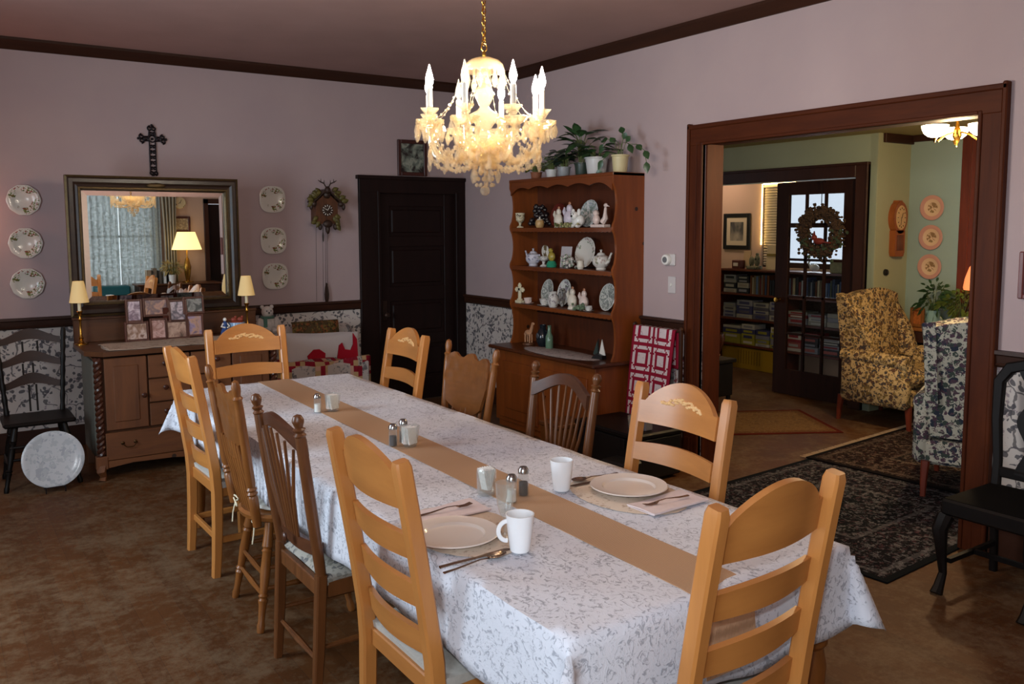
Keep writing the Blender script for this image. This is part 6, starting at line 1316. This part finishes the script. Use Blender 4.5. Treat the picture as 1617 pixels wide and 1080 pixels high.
# string lights round the library window
sl = thing('string_lights', 'warm string of tiny lights around the library window edge', 'string lights', (3.84, 0, 0))
path = [(0, -.50, z) for z in [1.47+.022*i for i in range(33)]]+[(0, -.50-.022*i, 2.18) for i in range(1, 22)]
MB().tube(path, .003, 5).build('wire', plain('pale_wire', '#c9b894', .6), sl)
m = MB()
for p in path: m.ball((-.01, p[1], p[2]), .0085, 6, 4)
o = m.build('fairy_bulbs', plain('fairy_light', '#ffe6a8', .4, emit='#ffd98c', es=14), sl); o['kind'] = 'stuff'
t = thing('window_blind', 'pale pleated blind hanging in the left part of the library window', 'blind', (3.86, -.68, 0))
MB().sheet(lambda u, v: (-.004+.006*sin(v*pi*60), (.5-u)*.32, 1.22+.93*v), 2, 120, .002).build('slats', plain('beige_blind', '#b7a88e', .8), t); MB().box((-.0, 0, 2.155), (.035, .34, .03), .004).build('head_rail', M_cream, t)
# ================================================================== FRONT WALL (seen in the mirror)
M_lacec = sheer('lace_curtain', '#b9bfbc', .2)
t = thing('lace_curtain', 'white lace curtain over the front window, seen in the mirror', 'curtain', (-1.85, -8.955, 0))
for s in (-1, 1): MB().sheet(lambda u, v, s=s: (s*.32+(u-.5)*.64, .022*sin(u*44+s), .45+2.03*v), 60, 6, .001).build('panel', M_lacec, t)
MB().sheet(lambda u, v: ((u-.5)*1.3, .03+.02*sin(u*60), 2.25+.25*v-.03*cos(u*52)), 80, 4, .001).build('valance', M_lacec, t); MB().tube([(-.70, 0, 2.49), (.70, 0, 2.49)], .012, 8).build('rod', M_brass, t)
t = thing('drape', 'grey-beige drape at the side of the front window, seen in the mirror', 'curtain', (-1.07, -8.93, 0))
MB().sheet(lambda u, v: ((u-.5)*(.26-.08*sin(pi*v)), .03*sin(u*26), .05+2.45*v), 40, 8, .004).build('panel', plain('grey_beige_drape', '#9a917e', .9), t)
framed('framed_sampler', 'dark-framed floral sampler above the shaded lamp, seen in the mirror', 'picture', -.875, 1.75, .30, .26, .035, wood('sampler_frame', '#3a1a10', '#552818', .35, 0, 9), picture_mat('sampler', ['#b8a888', '#7a6a58', '#c9baa0'], 16), 'front', -9)
t = thing('wall_clock', 'small round cream clock above the framed sampler, seen in the mirror', 'clock', (-.88, -9, 2.11), 0)
T = Matrix.Rotation(-pi/2, 4, 'X'); L([(0, 0), (.095, 0), (.10, .012), (.088, .024), (0, .02)], 32, M=T).build('dial', plate_mat('cream_clock_dial', '#d8c8a0', .1, ['#5a4a30'], .55, .8, 40, .55), t); m = MB(); m.box((.012, .026, .02), (.006, .003, .06), rot=(0, .5, 0)); m.box((-.01, .026, -.01), (.006, .003, .045), rot=(0, 1.2, 0)); m.build('hands', M_iron, t)
sb = thing('sideboard', 'dark sideboard under the shaded lamp, seen in the mirror', 'sideboard', (-1.05, -8.63, 0))
MB().box((0, 0, .40), (1.25, .44, .72), .008).build('body', M_trimh, sb); MB().box((0, 0, .775), (1.32, .48, .03), .008).build('top', M_dtop, sb)
for s in (-1, 1): dd = MB().box((s*.31, .225, .40), (.56, .02, .6), .006).build('door', M_trimh, sb); MB().ball((s*.07, .245, .45), .016, 8, 6).build('knob', M_brass, dd)
t = thing('shaded_lamp', 'lit table lamp with wide cream shade on the sideboard, seen in the mirror', 'lamp', (-.88, -8.64, .791))
MB().lathe([(0, 0), (.09, 0), (.09, .015), (.03, .03), (.05, .15), (.06, .25), (.03, .38), (.010, .42), (.010, .72), (0, .72)], 22).build('base', M_brass, t); MB().lathe([(.235, .54), (.237, .54), (.14, .83), (.138, .83)], 36).build('shade', shade_mat('cream_lit_shade', '#f0d79c', 1.5, '#ffd98c'), t); MB().ball((0, 0, .66), .035, 10, 8).build('bulb', plain('warm_lamp_bulb', '#ffe0a8', .4, emit='#ffcf8a', es=60), t)
for i, (x, w_, h, c) in enumerate(((-1.50, .07, .22, '#a08a70'), (-1.41, .06, .25, '#7a6a58'), (-1.33, .05, .21, '#5a5046'), (-1.26, .05, .2, '#dcdcd8'), (-1.20, .04, .22, '#1d1d20'), (-1.15, .05, .18, '#8a8f94'))):
    t = thing('book', 'upright %s volume on the sideboard, seen in the mirror' % ['fat tan', 'tall grey-brown', 'brown', 'white', 'thin black', 'short grey'][i], 'book', (x, -8.62, .791), 0, 'books on the sideboard'); MB().box((0, .078, h/2), (w_-.004, .004, h)).box((w_/2-.004, 0, h/2), (.004, .16, h)).box((-w_/2+.004, 0, h/2), (.004, .16, h)).build('cover', plain('sideboard_book_%d' % i, c, .6), t); MB().box((0, -.003, h/2), (w_-.012, .15, h-.012)).build('pages', M_page, t)
bush('dried_bouquet', 'yellowish dried bouquet on the sideboard left of the lamp, seen in the mirror', (-1.15, -8.52, .791), .16, 150, plain('dried_straw_flowers', '#a8945a', .8, var=.3, vscale=20), .07, .02, 21, M_white, .14, .06, .7)
t = thing('storage_tote', 'teal storage box on the floor stand by the lace curtain, seen in the mirror', 'box', (-2.05, -8.62, 0)); MB().box((0, 0, .31), (.55, .36, .62), .01).build('stand', M_trimh, t); MB().box((0, 0, .70), (.5, .32, .16), .02).build('tote', plain('teal_plastic', '#16555c', .4), t)
struct('door_3', bx(-.415, -.105, -9.075, -9.025, 0, 2.09, bev=.004), M_door)
case('trim_14', [(-.50, -.42, -9.0, -8.965, 0, 2.18), (-.10, -.02, -9.0, -8.965, 0, 2.18), (-.50, -.02, -9.0, -8.965, 2.1, 2.18)], M_trim)
